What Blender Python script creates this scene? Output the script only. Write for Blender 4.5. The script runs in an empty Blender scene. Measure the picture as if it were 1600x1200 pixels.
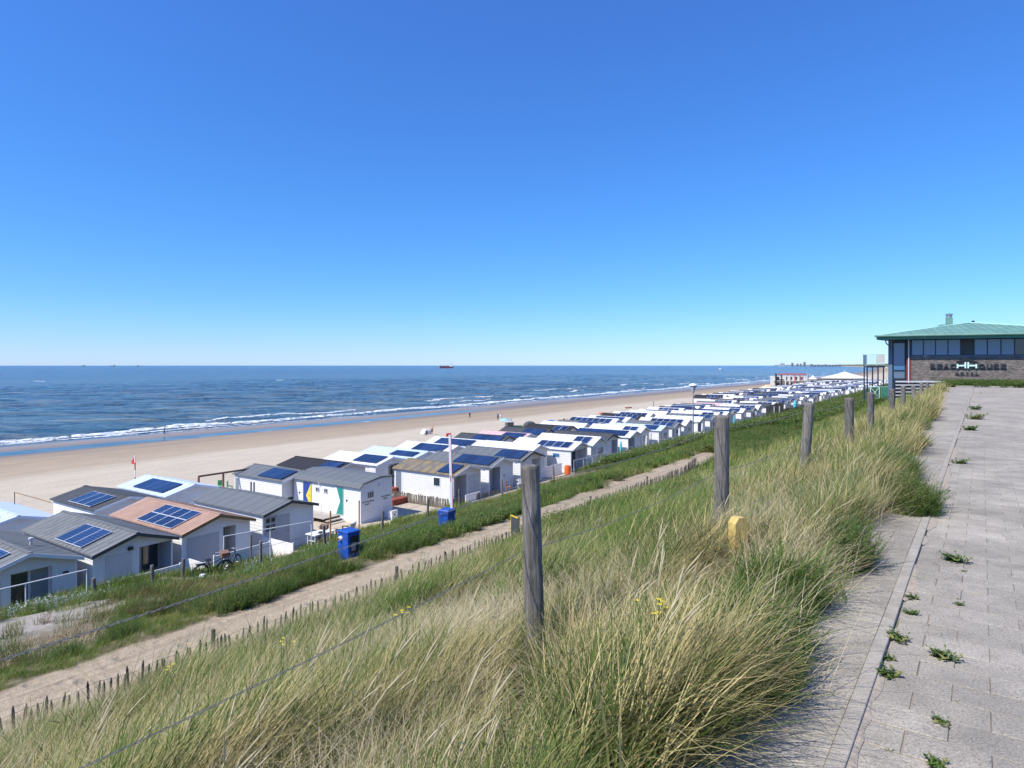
import bpy, math, random
import numpy as np
from mathutils import Vector, Matrix
R = math.radians
TH = math.atan2(.8195, .573)          # direction of the kerb, path, hut rows and shore line
EYE = 16.0
scene = bpy.context.scene
col = scene.collection

# ------------------------------------------------------------------ camera
cam_d = bpy.data.cameras.new('camera')
cam = bpy.data.objects.new('camera', cam_d); col.objects.link(cam)
cam.location = (0, 0, EYE); cam.rotation_euler = (R(90), 0, 0)
cam_d.sensor_width = 36; cam_d.lens = 36 * 1000 / 1600
cam_d.shift_y = -29 / 1600
cam_d.clip_start = .05; cam_d.clip_end = 200000
scene.camera = cam
scene.render.resolution_x = 1024; scene.render.resolution_y = 768

# ------------------------------------------------------------------ world and sun
SUN_EL = R(52); SX, SY = -.82, -.572
world = bpy.data.worlds.new('World'); scene.world = world
world.use_nodes = True
wn = world.node_tree.nodes; wl = world.node_tree.links
wn.clear()
sky = wn.new('ShaderNodeTexSky'); sky.sky_type = 'NISHITA'; sky.sun_disc = False
sky.sun_elevation = SUN_EL; sky.sun_rotation = math.atan2(SX, SY)
sky.altitude = 0; sky.air_density = 1.0; sky.dust_density = 0.15; sky.ozone_density = 3.5
hsv = wn.new('ShaderNodeHueSaturation'); hsv.inputs['Saturation'].default_value = 1.12
bg = wn.new('ShaderNodeBackground'); bg.inputs['Strength'].default_value = .15
wo = wn.new('ShaderNodeOutputWorld')
tcw = wn.new('ShaderNodeTexCoord'); spw = wn.new('ShaderNodeSeparateXYZ'); wl.new(tcw.outputs['Generated'], spw.inputs[0])
rw = wn.new('ShaderNodeValToRGB'); wl.new(spw.outputs['Z'], rw.inputs[0])
el = rw.color_ramp.elements
STOPS = [(0.0, (.53, .71, 1.22)), (.03, (.50, .67, 1.05)), (.10, (.50, .69, .99)), (.25, (.60, .77, 1.07)), (.50, (.76, .86, 1.22)), (1.0, (.76, .86, 1.22))]
while len(el) < len(STOPS): el.new(.5)
for e_, (p_, c_) in zip(el, STOPS): e_.position = p_; e_.color = (*c_, 1)
mw = wn.new('ShaderNodeMix'); mw.data_type = 'RGBA'; mw.blend_type = 'MULTIPLY'; mw.inputs[0].default_value = 1
wl.new(sky.outputs[0], mw.inputs[6]); wl.new(rw.outputs[0], mw.inputs[7]); wl.new(mw.outputs[2], hsv.inputs['Color']); wl.new(hsv.outputs[0], bg.inputs['Color'])
wl.new(bg.outputs[0], wo.inputs['Surface'])
sun_d = bpy.data.lights.new('sun', 'SUN'); sun_d.energy = 4.9; sun_d.angle = R(.53); sun_d.color = (1, .935, .82)
sun = bpy.data.objects.new('sun', sun_d); col.objects.link(sun)
to_sun = Vector((math.cos(SUN_EL) * SX, math.cos(SUN_EL) * SY, math.sin(SUN_EL)))
sun.rotation_euler = to_sun.to_track_quat('Z', 'Y').to_euler()
scene.view_settings.view_transform = 'Standard'; scene.view_settings.look = 'None'
scene.view_settings.exposure = 0.28; scene.view_settings.gamma = 1
scene.view_settings.use_curve_mapping = False
scene.cycles.max_bounces = 6; scene.cycles.transparent_max_bounces = 8
scene.cycles.caustics_reflective = False; scene.cycles.caustics_refractive = False

# ------------------------------------------------------------------ helpers
def W(s, t, z=0.0):
    return Vector((.573 * s - .8195 * t, .8195 * s + .573 * t, z))
def px(u, D, v=None):                 # a point D metres ahead on the sight line through a photo pixel
    k = (u - 800) / 1000
    return Vector((k * D, D, EYE - (v - 571) / 1000 * D if v is not None else 0))
def st(p): return (.573 * p[0] + .8195 * p[1], -.8195 * p[0] + .573 * p[1])
def sstep(a, b, x):
    x = np.clip((np.asarray(x, float) - a) / (b - a), 0, 1); return x * x * (3 - 2 * x)
rs = np.random.RandomState(7)
def make_noise(seed, n=256):
    g = np.random.RandomState(seed).rand(n, n)
    def f(x, y):
        x = np.asarray(x, float); y = np.asarray(y, float)
        xi = np.floor(x).astype(int); yi = np.floor(y).astype(int)
        fx = x - xi; fy = y - yi; fx = fx * fx * (3 - 2 * fx); fy = fy * fy * (3 - 2 * fy)
        a = g[xi % n, yi % n]; b = g[(xi + 1) % n, yi % n]; c = g[xi % n, (yi + 1) % n]; d = g[(xi + 1) % n, (yi + 1) % n]
        return (a * (1 - fx) + b * fx) * (1 - fy) + (c * (1 - fx) + d * fx) * fy
    return f
n1 = make_noise(1); n2 = make_noise(2); n3 = make_noise(3)
def fbm(f, x, y, o=4):
    v = 0; a = .5
    for i in range(o):
        v = v + a * f(x * 2 ** i + 17 * i, y * 2 ** i + 31 * i); a *= .5
    return v / (1 - .5 ** o)

TQ = [-4000, -60, -8, .99, 1.02, 1.35, 2.0, 3.2, 5, 8, 10.4, 11.3, 12.0, 13.4, 14.2, 17, 24, 28, 30, 32.3, 33.4, 52, 80, 98, 122, 134, 141, 146, 150, 154.5, 162, 200, 300, 700]
TZ = [14, 14, 14.28, 14.28, 14.30, 14.22, 14.05, 13.6, 12.9, 11.7, 10.75, 10.46, 10.42, 10.42, 10.3, 9.5, 7.2, 6.15, 5.6, 5.0, 4.6, 4.5, 3.6, 2.5, 1.0, .35, -.22, .1, .16, 0.0, -.3, -1.6, -5, -12]
def coast(s): return 60 * (np.clip((np.asarray(s, float) - 600) / 1400, 0, None)) ** 1.55
def T(s, t):
    s = np.asarray(s, float); t = np.asarray(t, float)
    q = t - coast(s)
    z = np.interp(q, TQ, TZ)
    dune = sstep(1.3, 3, q) * (1 - sstep(24, 31, q)) * (1 - sstep(11.0, 11.3, q) * (1 - sstep(13.4, 14.4, q)))
    z = z + dune * ((fbm(n1, s * .22, q * .22, 3) - .5) * .55 + (fbm(n2, s * 1.1, q * 1.1, 2) - .5) * .12)
    z = z - .32 * sstep(10, 42, s) * sstep(1.2, 2, q) * (1 - sstep(6, 11, q))
    z = z + .75 * np.exp(-((q - 31) / 1.6) ** 2) * (1 - sstep(14, 19, s))           # grassy bank before the nearest huts
    z = z + 1.0 * sstep(15, 23, q) * (1 - sstep(25, 29.5, q)) * (1 - sstep(8.5, 13, s))   # flat trodden shelf
    z = z - .55 * np.exp(-((s - 20.6) / 2.2) ** 2 - ((q - 17.6) / 2.4) ** 2)
    beach = sstep(34, 45, q) * (1 - sstep(110, 135, q))
    z = z + beach * ((fbm(n3, s * .09, q * .09, 4) - .5) * .5)
    z = z + (fbm(n2, s * .03 + 9, q * .05, 3) - .5) * .10 * sstep(130, 138, q)       # wandering pools and bars
    z = z + sstep(160, 230, s) * .45 * np.exp(-((q - 141) / 5.0) ** 2)               # pool ends
    far = sstep(700, 2600, s) * (1 - sstep(5, 46, q))
    z = z + far * (6 + 20 * fbm(n1, s * .004, q * .01, 4))
    return z
def Tz(s, t): return float(T(s, t))
def G(u, D):                           # ground point under a sight line
    p = px(u, D); s, t = st(p); p.z = Tz(s, t); return p

class MB:
    def __init__(s): s.v = []; s.f = []; s.m = []
    def add(s, vs, fs, m=0):
        o = len(s.v); s.v += [tuple(x) for x in vs]
        s.f += [tuple(i + o for i in f) for f in fs]; s.m += [m] * len(fs); return s
    def box(s, x0, y0, z0, x1, y1, z1, m=0):
        return s.add([(x0, y0, z0), (x1, y0, z0), (x1, y1, z0), (x0, y1, z0), (x0, y0, z1), (x1, y0, z1), (x1, y1, z1), (x0, y1, z1)],
                     [(0, 3, 2, 1), (4, 5, 6, 7), (0, 1, 5, 4), (1, 2, 6, 5), (2, 3, 7, 6), (3, 0, 4, 7)], m)
    def bev(s, x0, y0, z0, x1, y1, z1, b, m=0):   # box with bevelled top edge
        return s.add([(x0, y0, z0), (x1, y0, z0), (x1, y1, z0), (x0, y1, z0), (x0, y0, z1 - b), (x1, y0, z1 - b), (x1, y1, z1 - b), (x0, y1, z1 - b),
                      (x0 + b, y0 + b, z1), (x1 - b, y0 + b, z1), (x1 - b, y1 - b, z1), (x0 + b, y1 - b, z1)],
                     [(0, 1, 5, 4), (1, 2, 6, 5), (2, 3, 7, 6), (3, 0, 4, 7), (4, 5, 9, 8), (5, 6, 10, 9), (6, 7, 11, 10), (7, 4, 8, 11), (8, 9, 10, 11)], m)
    def tube(s, pts, r, n=8, m=0, cap=True):
        pts = [Vector(p) for p in pts]
        rr = r if isinstance(r, (list, tuple)) else [r] * len(pts)
        o = len(s.v)
        for i, p in enumerate(pts):
            d = (pts[min(i + 1, len(pts) - 1)] - pts[max(i - 1, 0)])
            if d.length < 1e-9: d = Vector((0, 0, 1))
            d.normalize()
            a = d.cross(Vector((0, 0, 1)) if abs(d.z) < .95 else Vector((1, 0, 0))).normalized(); b = d.cross(a)
            for k in range(n):
                w = 2 * math.pi * k / n
                s.v.append(tuple(p + (a * math.cos(w) + b * math.sin(w)) * rr[i]))
        for i in range(len(pts) - 1):
            for k in range(n):
                k2 = (k + 1) % n
                s.f.append((o + i * n + k, o + i * n + k2, o + (i + 1) * n + k2, o + (i + 1) * n + k)); s.m.append(m)
        if cap:
            s.f.append(tuple(o + k for k in reversed(range(n)))); s.m.append(m)
            e = o + (len(pts) - 1) * n; s.f.append(tuple(e + k for k in range(n))); s.m.append(m)
        return s
    def lathe(s, prof, n=16, m=0, c=(0, 0)):
        o = len(s.v)
        for r, z in prof:
            for k in range(n):
                w = 2 * math.pi * k / n; s.v.append((c[0] + r * math.cos(w), c[1] + r * math.sin(w), z))
        for i in range(len(prof) - 1):
            for k in range(n):
                k2 = (k + 1) % n
                s.f.append((o + i * n + k, o + i * n + k2, o + (i + 1) * n + k2, o + (i + 1) * n + k)); s.m.append(m)
        return s
    def mesh(s, name, mats):
        me = bpy.data.meshes.new(name); me.from_pydata(s.v, [], s.f)
        for x in (mats if isinstance(mats, (list, tuple)) else [mats]): me.materials.append(x)
        if any(s.m): me.polygons.foreach_set('material_index', s.m)
        me.update(); return me
    def obj(s, name, mats, parent=None, loc=(0, 0, 0), rz=0, smooth=False):
        me = s.mesh(name, mats)
        if smooth: me.polygons.foreach_set('use_smooth', [True] * len(me.polygons))
        return link(name, me, parent, loc, rz)
def link(name, me, parent=None, loc=(0, 0, 0), rz=0):
    o = bpy.data.objects.new(name, me); col.objects.link(o)
    if parent: o.parent = parent
    o.location = loc; o.rotation_euler = (0, 0, rz) if not isinstance(rz, tuple) else rz
    return o
def tag(o, label=None, cat=None, group=None, kind=None):
    if label: o['label'] = label
    if cat: o['category'] = cat
    if group: o['group'] = group
    if kind: o['kind'] = kind
    return o
def empty(name, loc, rz=0, label=None, cat=None, group=None):
    o = bpy.data.objects.new(name, None); col.objects.link(o); o.location = loc
    o.rotation_euler = (0, 0, rz) if not isinstance(rz, tuple) else rz
    o.empty_display_size = .1
    return tag(o, label, cat, group)
def copy_tree(o, parent=None):
    c = o.copy(); col.objects.link(c); c.parent = parent
    for ch in list(o.children): copy_tree(ch, c)
    return c
def grid_mesh(name, X, Y, Z, mat, smooth=True):
    ny, nx = X.shape
    v = np.stack([X, Y, Z], -1).reshape(-1, 3).astype(np.float32)
    i = np.arange(ny * nx).reshape(ny, nx)
    f = np.stack([i[:-1, :-1], i[:-1, 1:], i[1:, 1:], i[1:, :-1]], -1).reshape(-1, 4).astype(np.int32)
    return np_mesh(name, v, f, mat, smooth)
def np_mesh(name, v, f, mat, smooth=False, mi=None):
    me = bpy.data.meshes.new(name)
    k = f.shape[1]
    me.vertices.add(len(v)); me.vertices.foreach_set('co', v.astype(np.float32).ravel())
    me.loops.add(f.size); me.loops.foreach_set('vertex_index', f.astype(np.int32).ravel())
    me.polygons.add(len(f)); me.polygons.foreach_set('loop_start', np.arange(0, f.size, k, dtype=np.int32))
    me.polygons.foreach_set('loop_total', np.full(len(f), k, np.int32))
    for x in (mat if isinstance(mat, (list, tuple)) else [mat]): me.materials.append(x)
    if mi is not None: me.polygons.foreach_set('material_index', mi.astype(np.int32))
    me.polygons.foreach_set('use_smooth', np.full(len(f), smooth))
    me.update(calc_edges=True); me.validate(); return me

# ------------------------------------------------------------------ materials
class NT:
    def __init__(s, name):
        s.mat = bpy.data.materials.new(name); s.mat.use_nodes = True
        s.t = s.mat.node_tree; s.n = s.t.nodes; s.l = s.t.links
        s.p = s.n['Principled BSDF']; s.out = s.n['Material Output']
    def new(s, typ, **kw):
        x = s.n.new(typ)
        for k, v in kw.items():
            if k in ('inp',):
                for a, b in v.items(): s.set(x, a, b)
            else: setattr(x, k, v)
        return x
    def set(s, node, a, b):
        if isinstance(b, bpy.types.NodeSocket): s.l.new(b, node.inputs[a])
        else: node.inputs[a].default_value = b
    def coord(s, kind='Object', scale=(1, 1, 1), rot=0):
        c = s.new('ShaderNodeTexCoord') if kind != 'World' else None
        m = s.new('ShaderNodeMapping')
        if kind == 'World':
            g = s.new('ShaderNodeNewGeometry'); s.l.new(g.outputs['Position'], m.inputs[0])
        else: s.l.new(c.outputs[kind], m.inputs[0])
        m.inputs['Scale'].default_value = scale; m.inputs['Rotation'].default_value = (0, 0, rot)
        return m.outputs[0]
    def noise(s, vec, scale=5, detail=4, rough=.55, dist=0):
        x = s.new('ShaderNodeTexNoise'); s.l.new(vec, x.inputs['Vector'])
        x.inputs['Scale'].default_value = scale; x.inputs['Detail'].default_value = detail
        x.inputs['Roughness'].default_value = rough; x.inputs['Distortion'].default_value = dist
        return x.outputs['Fac']
    def ramp(s, fac, stops, interp='LINEAR'):
        x = s.new('ShaderNodeValToRGB'); s.l.new(fac, x.inputs[0]); e = x.color_ramp.elements
        x.color_ramp.interpolation = interp
        while len(e) < len(stops): e.new(.5)
        for i, (p, c) in enumerate(stops):
            e[i].position = p; e[i].color = (c, c, c, 1) if isinstance(c, (int, float)) else (*c, 1)
        return x.outputs[0]
    def mix(s, fac, a, b, mode='MIX'):
        x = s.new('ShaderNodeMix', data_type='RGBA', blend_type=mode)
        for i, v in ((0, fac), (6, a), (7, b)):
            if isinstance(v, bpy.types.NodeSocket): s.l.new(v, x.inputs[i])
            else: x.inputs[i].default_value = v if i == 0 else (*v, 1)
        return x.outputs[2]
    def math(s, op, a, b=0.0, c=None):
        x = s.new('ShaderNodeMath', operation=op)
        for i, v in ((0, a), (1, b)) + (((2, c),) if c is not None else ()):
            if isinstance(v, bpy.types.NodeSocket): s.l.new(v, x.inputs[i])
            else: x.inputs[i].default_value = v
        return x.outputs[0]
    def bump(s, h, strength=.3, dist=.02):
        x = s.new('ShaderNodeBump'); s.l.new(h, x.inputs['Height'])
        x.inputs['Strength'].default_value = strength; x.inputs['Distance'].default_value = dist
        s.l.new(x.outputs[0], s.p.inputs['Normal']); return x
    def color(s, c):
        if isinstance(c, bpy.types.NodeSocket): s.l.new(c, s.p.inputs['Base Color'])
        else: s.p.inputs['Base Color'].default_value = (*c, 1)
def mat(name, c, rough=.6, var=.12, scale=6, metal=0, bump=0, bscale=None, spec=None, sc3=(1, 1, 1), rnd=0):
    m = NT(name); m.p.inputs['Roughness'].default_value = rough; m.p.inputs['Metallic'].default_value = metal
    v = m.coord('Object', sc3); n = m.noise(v, scale, 5, .6)
    lo = tuple(x * (1 - var) for x in c); hi = tuple(min(1, x * (1 + var)) for x in c)
    cc = m.ramp(n, [(.3, lo), (.7, hi)])
    if rnd:
        oi = m.new('ShaderNodeObjectInfo'); f = m.math('MULTIPLY_ADD', oi.outputs['Random'], 2 * rnd, 1 - rnd)
        cm = m.new('ShaderNodeCombineColor'); [m.l.new(f, cm.inputs[i]) for i in range(3)]
        cc = m.mix(1.0, cc, cm.outputs[0], 'MULTIPLY')
    m.color(cc)
    if bump:
        m.bump(m.noise(v, bscale or scale * 4, 4, .6), bump, .01)
    if spec is not None: m.p.inputs['Specular IOR Level'].default_value = spec
    return m.mat

M = {}
M['white'] = mat('white_paint', (.78, .79, .80), .5, .05, 1.2, bump=.05)
def whitewall():
    m = NT('white_boarding'); n = m.noise(m.coord('Object', (3, 3, .35)), 2.0, 5, .65); n2_ = m.noise(m.coord('Object'), .6, 4, .6)
    cc = m.ramp(n, [(.28, (.72, .725, .72)), (.55, (.79, .80, .80))]); cc = m.mix(m.ramp(n2_, [(.45, 0), (.7, .25)]), cc, (.62, .60, .55))
    oi = m.new('ShaderNodeObjectInfo'); f = m.math('MULTIPLY_ADD', oi.outputs['Random'], .14, .88); cm = m.new('ShaderNodeCombineColor'); [m.l.new(f, cm.inputs[i]) for i in range(3)]
    m.color(m.mix(1.0, cc, cm.outputs[0], 'MULTIPLY')); m.p.inputs['Roughness'].default_value = .55; return m.mat
M['whitewall'] = whitewall()
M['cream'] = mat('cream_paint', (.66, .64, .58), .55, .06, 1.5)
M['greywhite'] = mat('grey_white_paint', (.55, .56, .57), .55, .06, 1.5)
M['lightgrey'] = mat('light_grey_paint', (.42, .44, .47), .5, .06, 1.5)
M['black'] = mat('black_paint', (.02, .02, .022), .5, .2, 5)
M['darkgrey'] = mat('dark_grey', (.06, .062, .065), .6, .2, 5)
M['steel'] = mat('galvanised_steel', (.45, .46, .47), .4, .15, 12, metal=.8)
M['whitepipe'] = mat('white_pipe', (.75, .75, .74), .4, .06, 4)
M['blue'] = mat('blue_paint', (.014, .075, .36), .42, .38, 7, bump=.1)
M['yellow'] = mat('yellow_paint', (.75, .52, .03), .5, .1, 5)
M['paleyellow'] = mat('pale_yellow_plastic', (.62, .45, .14), .5, .16, 8)
M['oldbrown'] = mat('brown_weathered', (.22, .13, .05), .7, .3, 9)
M['red'] = mat('red_paint', (.55, .03, .03), .45, .15, 5)
M['pinkred'] = mat('faded_red', (.42, .13, .14), .6, .2, 2)
M['orange'] = mat('orange_plastic', (.7, .13, .02), .45, .1, 5)
M['rust'] = mat('red_brown_board', (.28, .06, .03), .6, .2, 5)
M['wood'] = mat('brown_wood', (.22, .12, .07), .7, .3, 3, sc3=(1, 1, 6), bump=.2)
M['orangewood'] = mat('orange_brown_stake', (.38, .16, .07), .7, .25, 5, bump=.2)
M['deck'] = mat('pale_deck_wood', (.42, .38, .33), .75, .2, 4, sc3=(1, 8, 1))
M['green'] = mat('green_plastic', (.10, .38, .16), .5, .15, 5)
M['teal'] = mat('teal_paint', (.02, .30, .22), .5, .1, 4)
M['turq'] = mat('turquoise_cloth', (.08, .52, .55), .7, .12, 4)
M['paleturq'] = mat('pale_turquoise_paint', (.45, .75, .70), .5, .08, 4)
M['doorblue'] = mat('door_blue', (.03, .07, .30), .45, .1, 3)
M['doorgreen'] = mat('door_green', (.02, .27, .22), .45, .1, 3)
M['dooryellow'] = mat('door_yellow', (.80, .62, .06), .45, .1, 3)
M['skin'] = mat('skin', (.48, .28, .19), .6, .1, 10)
M['hair'] = mat('hair', (.05, .03, .02), .7, .2, 20)
M['rubber'] = mat('black_rubber', (.015, .015, .015), .8, .2, 20)
M['concrete'] = mat('concrete', (.33, .32, .30), .9, .15, 9, bump=.3, bscale=120)
M['glass'] = None
def glassmat(name, c, r=.05):
    m = NT(name); m.color(c); m.p.inputs['Roughness'].default_value = r
    m.p.inputs['Specular IOR Level'].default_value = .8
    v = m.coord('Object'); m.bump(m.noise(v, .8, 2), .04, .02); return m.mat
M['glass'] = glassmat('window_glass', (.03, .045, .06))
M['skyglass'] = glassmat('painted_sky_glass', (.05, .17, .34))  # pane colour carries the reflected blue of the sky
M['paleglass'] = glassmat('pale_curtained_glass', (.18, .23, .28), .12)

def roofmat(name, c, moss=0, line=.42, var=.2, relief=.6):
    m = NT(name); v = m.coord('Object'); m.p.inputs['Roughness'].default_value = .75
    n = m.noise(v, 2.2, 6, .65)
    cc = m.ramp(n, [(.3, tuple(x * (1 - var) for x in c)), (.7, tuple(x * (1 + var) for x in c))])
    if moss:
        vv = m.coord('Object', (.5, 1.6, 1)); n2_ = m.noise(vv, 1.3, 3, .6)
        cc = m.mix(m.ramp(n2_, [(.48, 0), (.6, moss)]), cc, (.28, .20, .07))
    w = m.new('ShaderNodeTexWave', bands_direction='Y'); m.l.new(v, w.inputs['Vector']); w.inputs['Scale'].default_value = .314 / line
    w.inputs['Distortion'].default_value = .15
    seam = m.ramp(w.outputs['Fac'], [(.0, .72), (.12, 1.0)])
    cc = m.mix(1.0, cc, seam, 'MULTIPLY')
    m.color(cc); m.bump(w.outputs['Fac'], relief, .02); return m.mat
M['roof_grey'] = roofmat('grey_corrugated_roof', (.155, .165, .165), line=.5)
M['roof_smooth'] = roofmat('smooth_grey_roof', (.13, .145, .155), line=1.0, var=.08, relief=.2)
M['roof_dark'] = roofmat('dark_roof', (.055, .06, .065), line=.9, var=.2, relief=.2)
M['roof_black'] = roofmat('black_roof', (.022, .02, .022), line=.9)
M['roof_white'] = roofmat('white_roof', (.74, .75, .76), line=1.0, var=.03, relief=.2)
M['roof_blue'] = roofmat('pale_blue_roof', (.50, .60, .74), line=.9, var=.04, relief=.3)
M['roof_tan'] = roofmat('salmon_tile_roof', (.42, .27, .20), line=.25, var=.14, relief=.8)
M['roof_moss'] = roofmat('mossy_roof', (.17, .15, .12), moss=.9, line=.9, var=.25)
M['roof_pink'] = roofmat('pale_pink_roof', (.62, .42, .42), line=.9, var=.05)
def panelmat():
    m = NT('solar_cells'); v = m.coord('Object')
    w1 = m.new('ShaderNodeTexBrick'); m.l.new(v, w1.inputs['Vector']); w1.offset = 0
    w1.inputs['Scale'].default_value = 1; w1.inputs['Brick Width'].default_value = .166; w1.inputs['Row Height'].default_value = .166
    w1.inputs['Mortar Size'].default_value = .005; w1.inputs['Mortar Smooth'].default_value = 0
    w1.inputs['Color1'].default_value = (.008, .021, .068, 1); w1.inputs['Color2'].default_value = (.010, .028, .092, 1)
    w1.inputs['Mortar'].default_value = (.12, .17, .28, 1)
    oi = m.new('ShaderNodeObjectInfo'); f = m.math('MULTIPLY_ADD', oi.outputs['Random'], .5, .65); cm = m.new('ShaderNodeCombineColor'); [m.l.new(f, cm.inputs[i]) for i in range(3)]
    m.color(m.mix(1.0, w1.outputs['Color'], cm.outputs[0], 'MULTIPLY')); m.p.inputs['Roughness'].default_value = .22
    return m.mat
M['cells'] = panelmat()
M['alu'] = mat('aluminium_frame', (.62, .65, .70), .4, .05, 4)
M['alublue'] = mat('dark_blue_frame', (.03, .06, .16), .4, .05, 4)

def woodpost():
    m = NT('weathered_post_wood'); v = m.coord('Object', (14, 14, 1.1))
    n = m.noise(v, 3.2, 8, .68, .6); vb = m.coord('Object'); nb = m.noise(vb, 6, 3, .6)
    cc = m.ramp(n, [(.30, (.035, .03, .026)), (.44, (.13, .12, .105)), (.58, (.22, .205, .185)), (.75, (.36, .345, .32))])
    cc = m.mix(m.ramp(nb, [(.40, 0), (.72, .55)]), cc, (.10, .085, .07))
    oi = m.new('ShaderNodeObjectInfo')
    f = m.math('MULTIPLY_ADD', oi.outputs['Random'], .35, .85)
    cm = m.new('ShaderNodeCombineColor'); [m.l.new(f, cm.inputs[i]) for i in range(3)]
    cc = m.mix(1.0, cc, cm.outputs[0], 'MULTIPLY')
    m.color(cc); m.p.inputs['Roughness'].default_value = .9; m.bump(n, .9, .012); return m.mat
M['post'] = woodpost()
def palemat():
    m = NT('weathered_paling_wood'); v = m.coord('Object', (20, 20, 2)); n = m.noise(v, 3, 6, .65)
    cc = m.ramp(n, [(.3, (.07, .06, .05)), (.7, (.27, .25, .225))]); oi = m.new('ShaderNodeObjectInfo')
    cc = m.mix(oi.outputs['Random'], cc, m.mix(1.0, cc, (.6, .58, .55), 'MULTIPLY'))
    m.color(cc); m.p.inputs['Roughness'].default_value = .9; m.bump(n, .5, .01); return m.mat
M['pale'] = palemat()

# ------------------------------------------------------------------ terrain
def sandmat():
    m = NT('sand_and_dune_soil'); c = m.new('ShaderNodeTexCoord'); sep = m.new('ShaderNodeSeparateXYZ')
    m.l.new(c.outputs['Object'], sep.inputs[0]); t_ = sep.outputs['Y']; s_ = sep.outputs['X']
    # far coast shift
    x = m.math('DIVIDE', m.math('SUBTRACT', s_, 600.0), 1400.0); x = m.math('MAXIMUM', x, 0.0)
    q = m.math('SUBTRACT', t_, m.math('MULTIPLY', m.math('POWER', x, 1.55), 60.0))
    vb = m.coord('Object', (.012, .07, 1)); nb = m.noise(vb, 1.0, 5, .6)
    vm = m.coord('Object', (.25, .6, 1)); nm = m.noise(vm, 1.0, 5, .6)
    qn = m.math('ADD', q, m.math('MULTIPLY_ADD', nb, 26.0, -13.0))
    f = m.math('DIVIDE', qn, 160.0)
    dry = (.505, .44, .335); mid = (.38, .30, .21); mid2 = (.34, .27, .19); wet = (.235, .175, .125); wet2 = (.31, .245, .18)
    cc = m.ramp(f, [(.2, dry), (.545, dry), (.56, (.46, .39, .29)), (.575, (.41, .335, .24)), (.64, mid), (.76, mid2), (.80, wet2), (.835, wet), (.87, (.20, .15, .10)), (.93, wet2), (.965, wet)])
    cc = m.mix(.35, cc, m.mix(1.0, cc, m.ramp(nm, [(.3, .72), (.7, 1.15)]), 'MULTIPLY'))
    # streaks of the tide lines
    vs = m.coord('Object', (.004, .35, 1)); ns = m.noise(vs, 1.0, 6, .65)
    tide = m.math('MULTIPLY', m.ramp(ns, [(.53, 0), (.60, 1), (.66, 0)]), m.ramp(f, [(.55, 0), (.6, .5), (.8, .5), (.9, 0)]))
    cc = m.mix(tide, cc, (.24, .18, .13))
    trk = m.noise(m.coord('Object', (.02, 2.2, 1)), 1.0, 4, .7); cc = m.mix(.5, cc, m.mix(1.0, cc, m.ramp(trk, [(.35, .80), (.6, 1.08)]), 'MULTIPLY'))
    # dune soil under the grass
    vd = m.coord('Object', (1, 1, 1)); nd = m.noise(vd, 3.0, 6, .7); nd2 = m.noise(vd, 30.0, 3, .6)
    soil = m.ramp(nd, [(.35, (.10, .085, .05)), (.55, (.17, .14, .085)), (.7, (.30, .24, .17))])
    isd = m.math('MULTIPLY', m.ramp(m.math('DIVIDE', q, 50.0), [(.60, 1), (.655, 0)]), 1.0)
    cc = m.mix(isd, cc, soil)
    # sandy spots on the slope
    nsp = m.noise(m.coord('Object', (.16, .35, 1)), 1.0, 4, .6)
    vdn = m.noise(m.coord('Object', (.6, .9, 1)), 1.0, 4, .6)
    qq = m.math('ADD', q, m.math('MULTIPLY_ADD', vdn, .9, -.45))
    path = m.ramp(m.math('DIVIDE', qq, 20.0), [(.592, 0), (.60, 1), (.672, 1), (.682, 0)])
    pathcut = m.ramp(m.math('DIVIDE', s_, 100.0), [(.40, 1), (.44, 0)])
    pcol = m.ramp(nd, [(.3, (.31, .25, .17)), (.7, (.44, .36, .255))])
    ptr = m.noise(m.coord('Object', (.08, 5.0, 1)), 1.0, 4, .7); pcol = m.mix(.8, pcol, m.mix(1.0, pcol, m.ramp(ptr, [(.35, .72), (.62, 1.12)]), 'MULTIPLY'))
    cc = m.mix(m.math('MULTIPLY', path, pathcut), cc, pcol)
    # grey trodden sand left of the sea holly
    g1 = m.ramp(m.math('DIVIDE', qq, 40.0), [(.43, 0), (.47, 1), (.60, 1), (.65, 0)])
    g2 = m.ramp(m.math('DIVIDE', s_, 20.0), [(.45, 1), (.62, 0)])
    cc = m.mix(m.math('MULTIPLY', g1, g2), cc, m.ramp(nd, [(.3, (.26, .235, .20)), (.7, (.40, .36, .31))]))
    cc = m.mix(.5, cc, m.mix(1.0, cc, m.ramp(nd2, [(.3, .75), (.7, 1.2)]), 'MULTIPLY'))
    # far dunes are vegetated
    fd = m.math('MULTIPLY', m.ramp(m.math('DIVIDE', q, 60.0), [(.6, 1), (.8, 0)]), m.ramp(m.math('DIVIDE', s_, 4000.0), [(.12, 0), (.2, 1)]))
    cc = m.mix(fd, cc, (.13, .14, .08))
    m.color(cc)
    wetf = m.ramp(f, [(.78, 0), (.86, 1)])
    ro = m.new('ShaderNodeMix', data_type='FLOAT'); m.l.new(wetf, ro.inputs[0]); ro.inputs[2].default_value = .95; ro.inputs[3].default_value = .38
    m.l.new(ro.outputs[0], m.p.inputs['Roughness'])
    m.p.inputs['Specular IOR Level'].default_value = .3
    hb = m.math('ADD', m.math('MULTIPLY', nd, .08), m.math('MULTIPLY', m.noise(vd, 14.0, 3, .6), .03))
    dr = m.ramp(f, [(.7, 1), (.8, .15)])
    hb = m.math('MULTIPLY', hb, dr)
    vo = m.new('ShaderNodeTexVoronoi'); m.l.new(m.coord('Object', (1.6, 1.6, 1)), vo.inputs['Vector']); vo.inputs['Scale'].default_value = 1.3
    fp_ = m.math('MULTIPLY', m.ramp(vo.outputs['Distance'], [(.12, 0), (.3, 1)]), .05)
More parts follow.
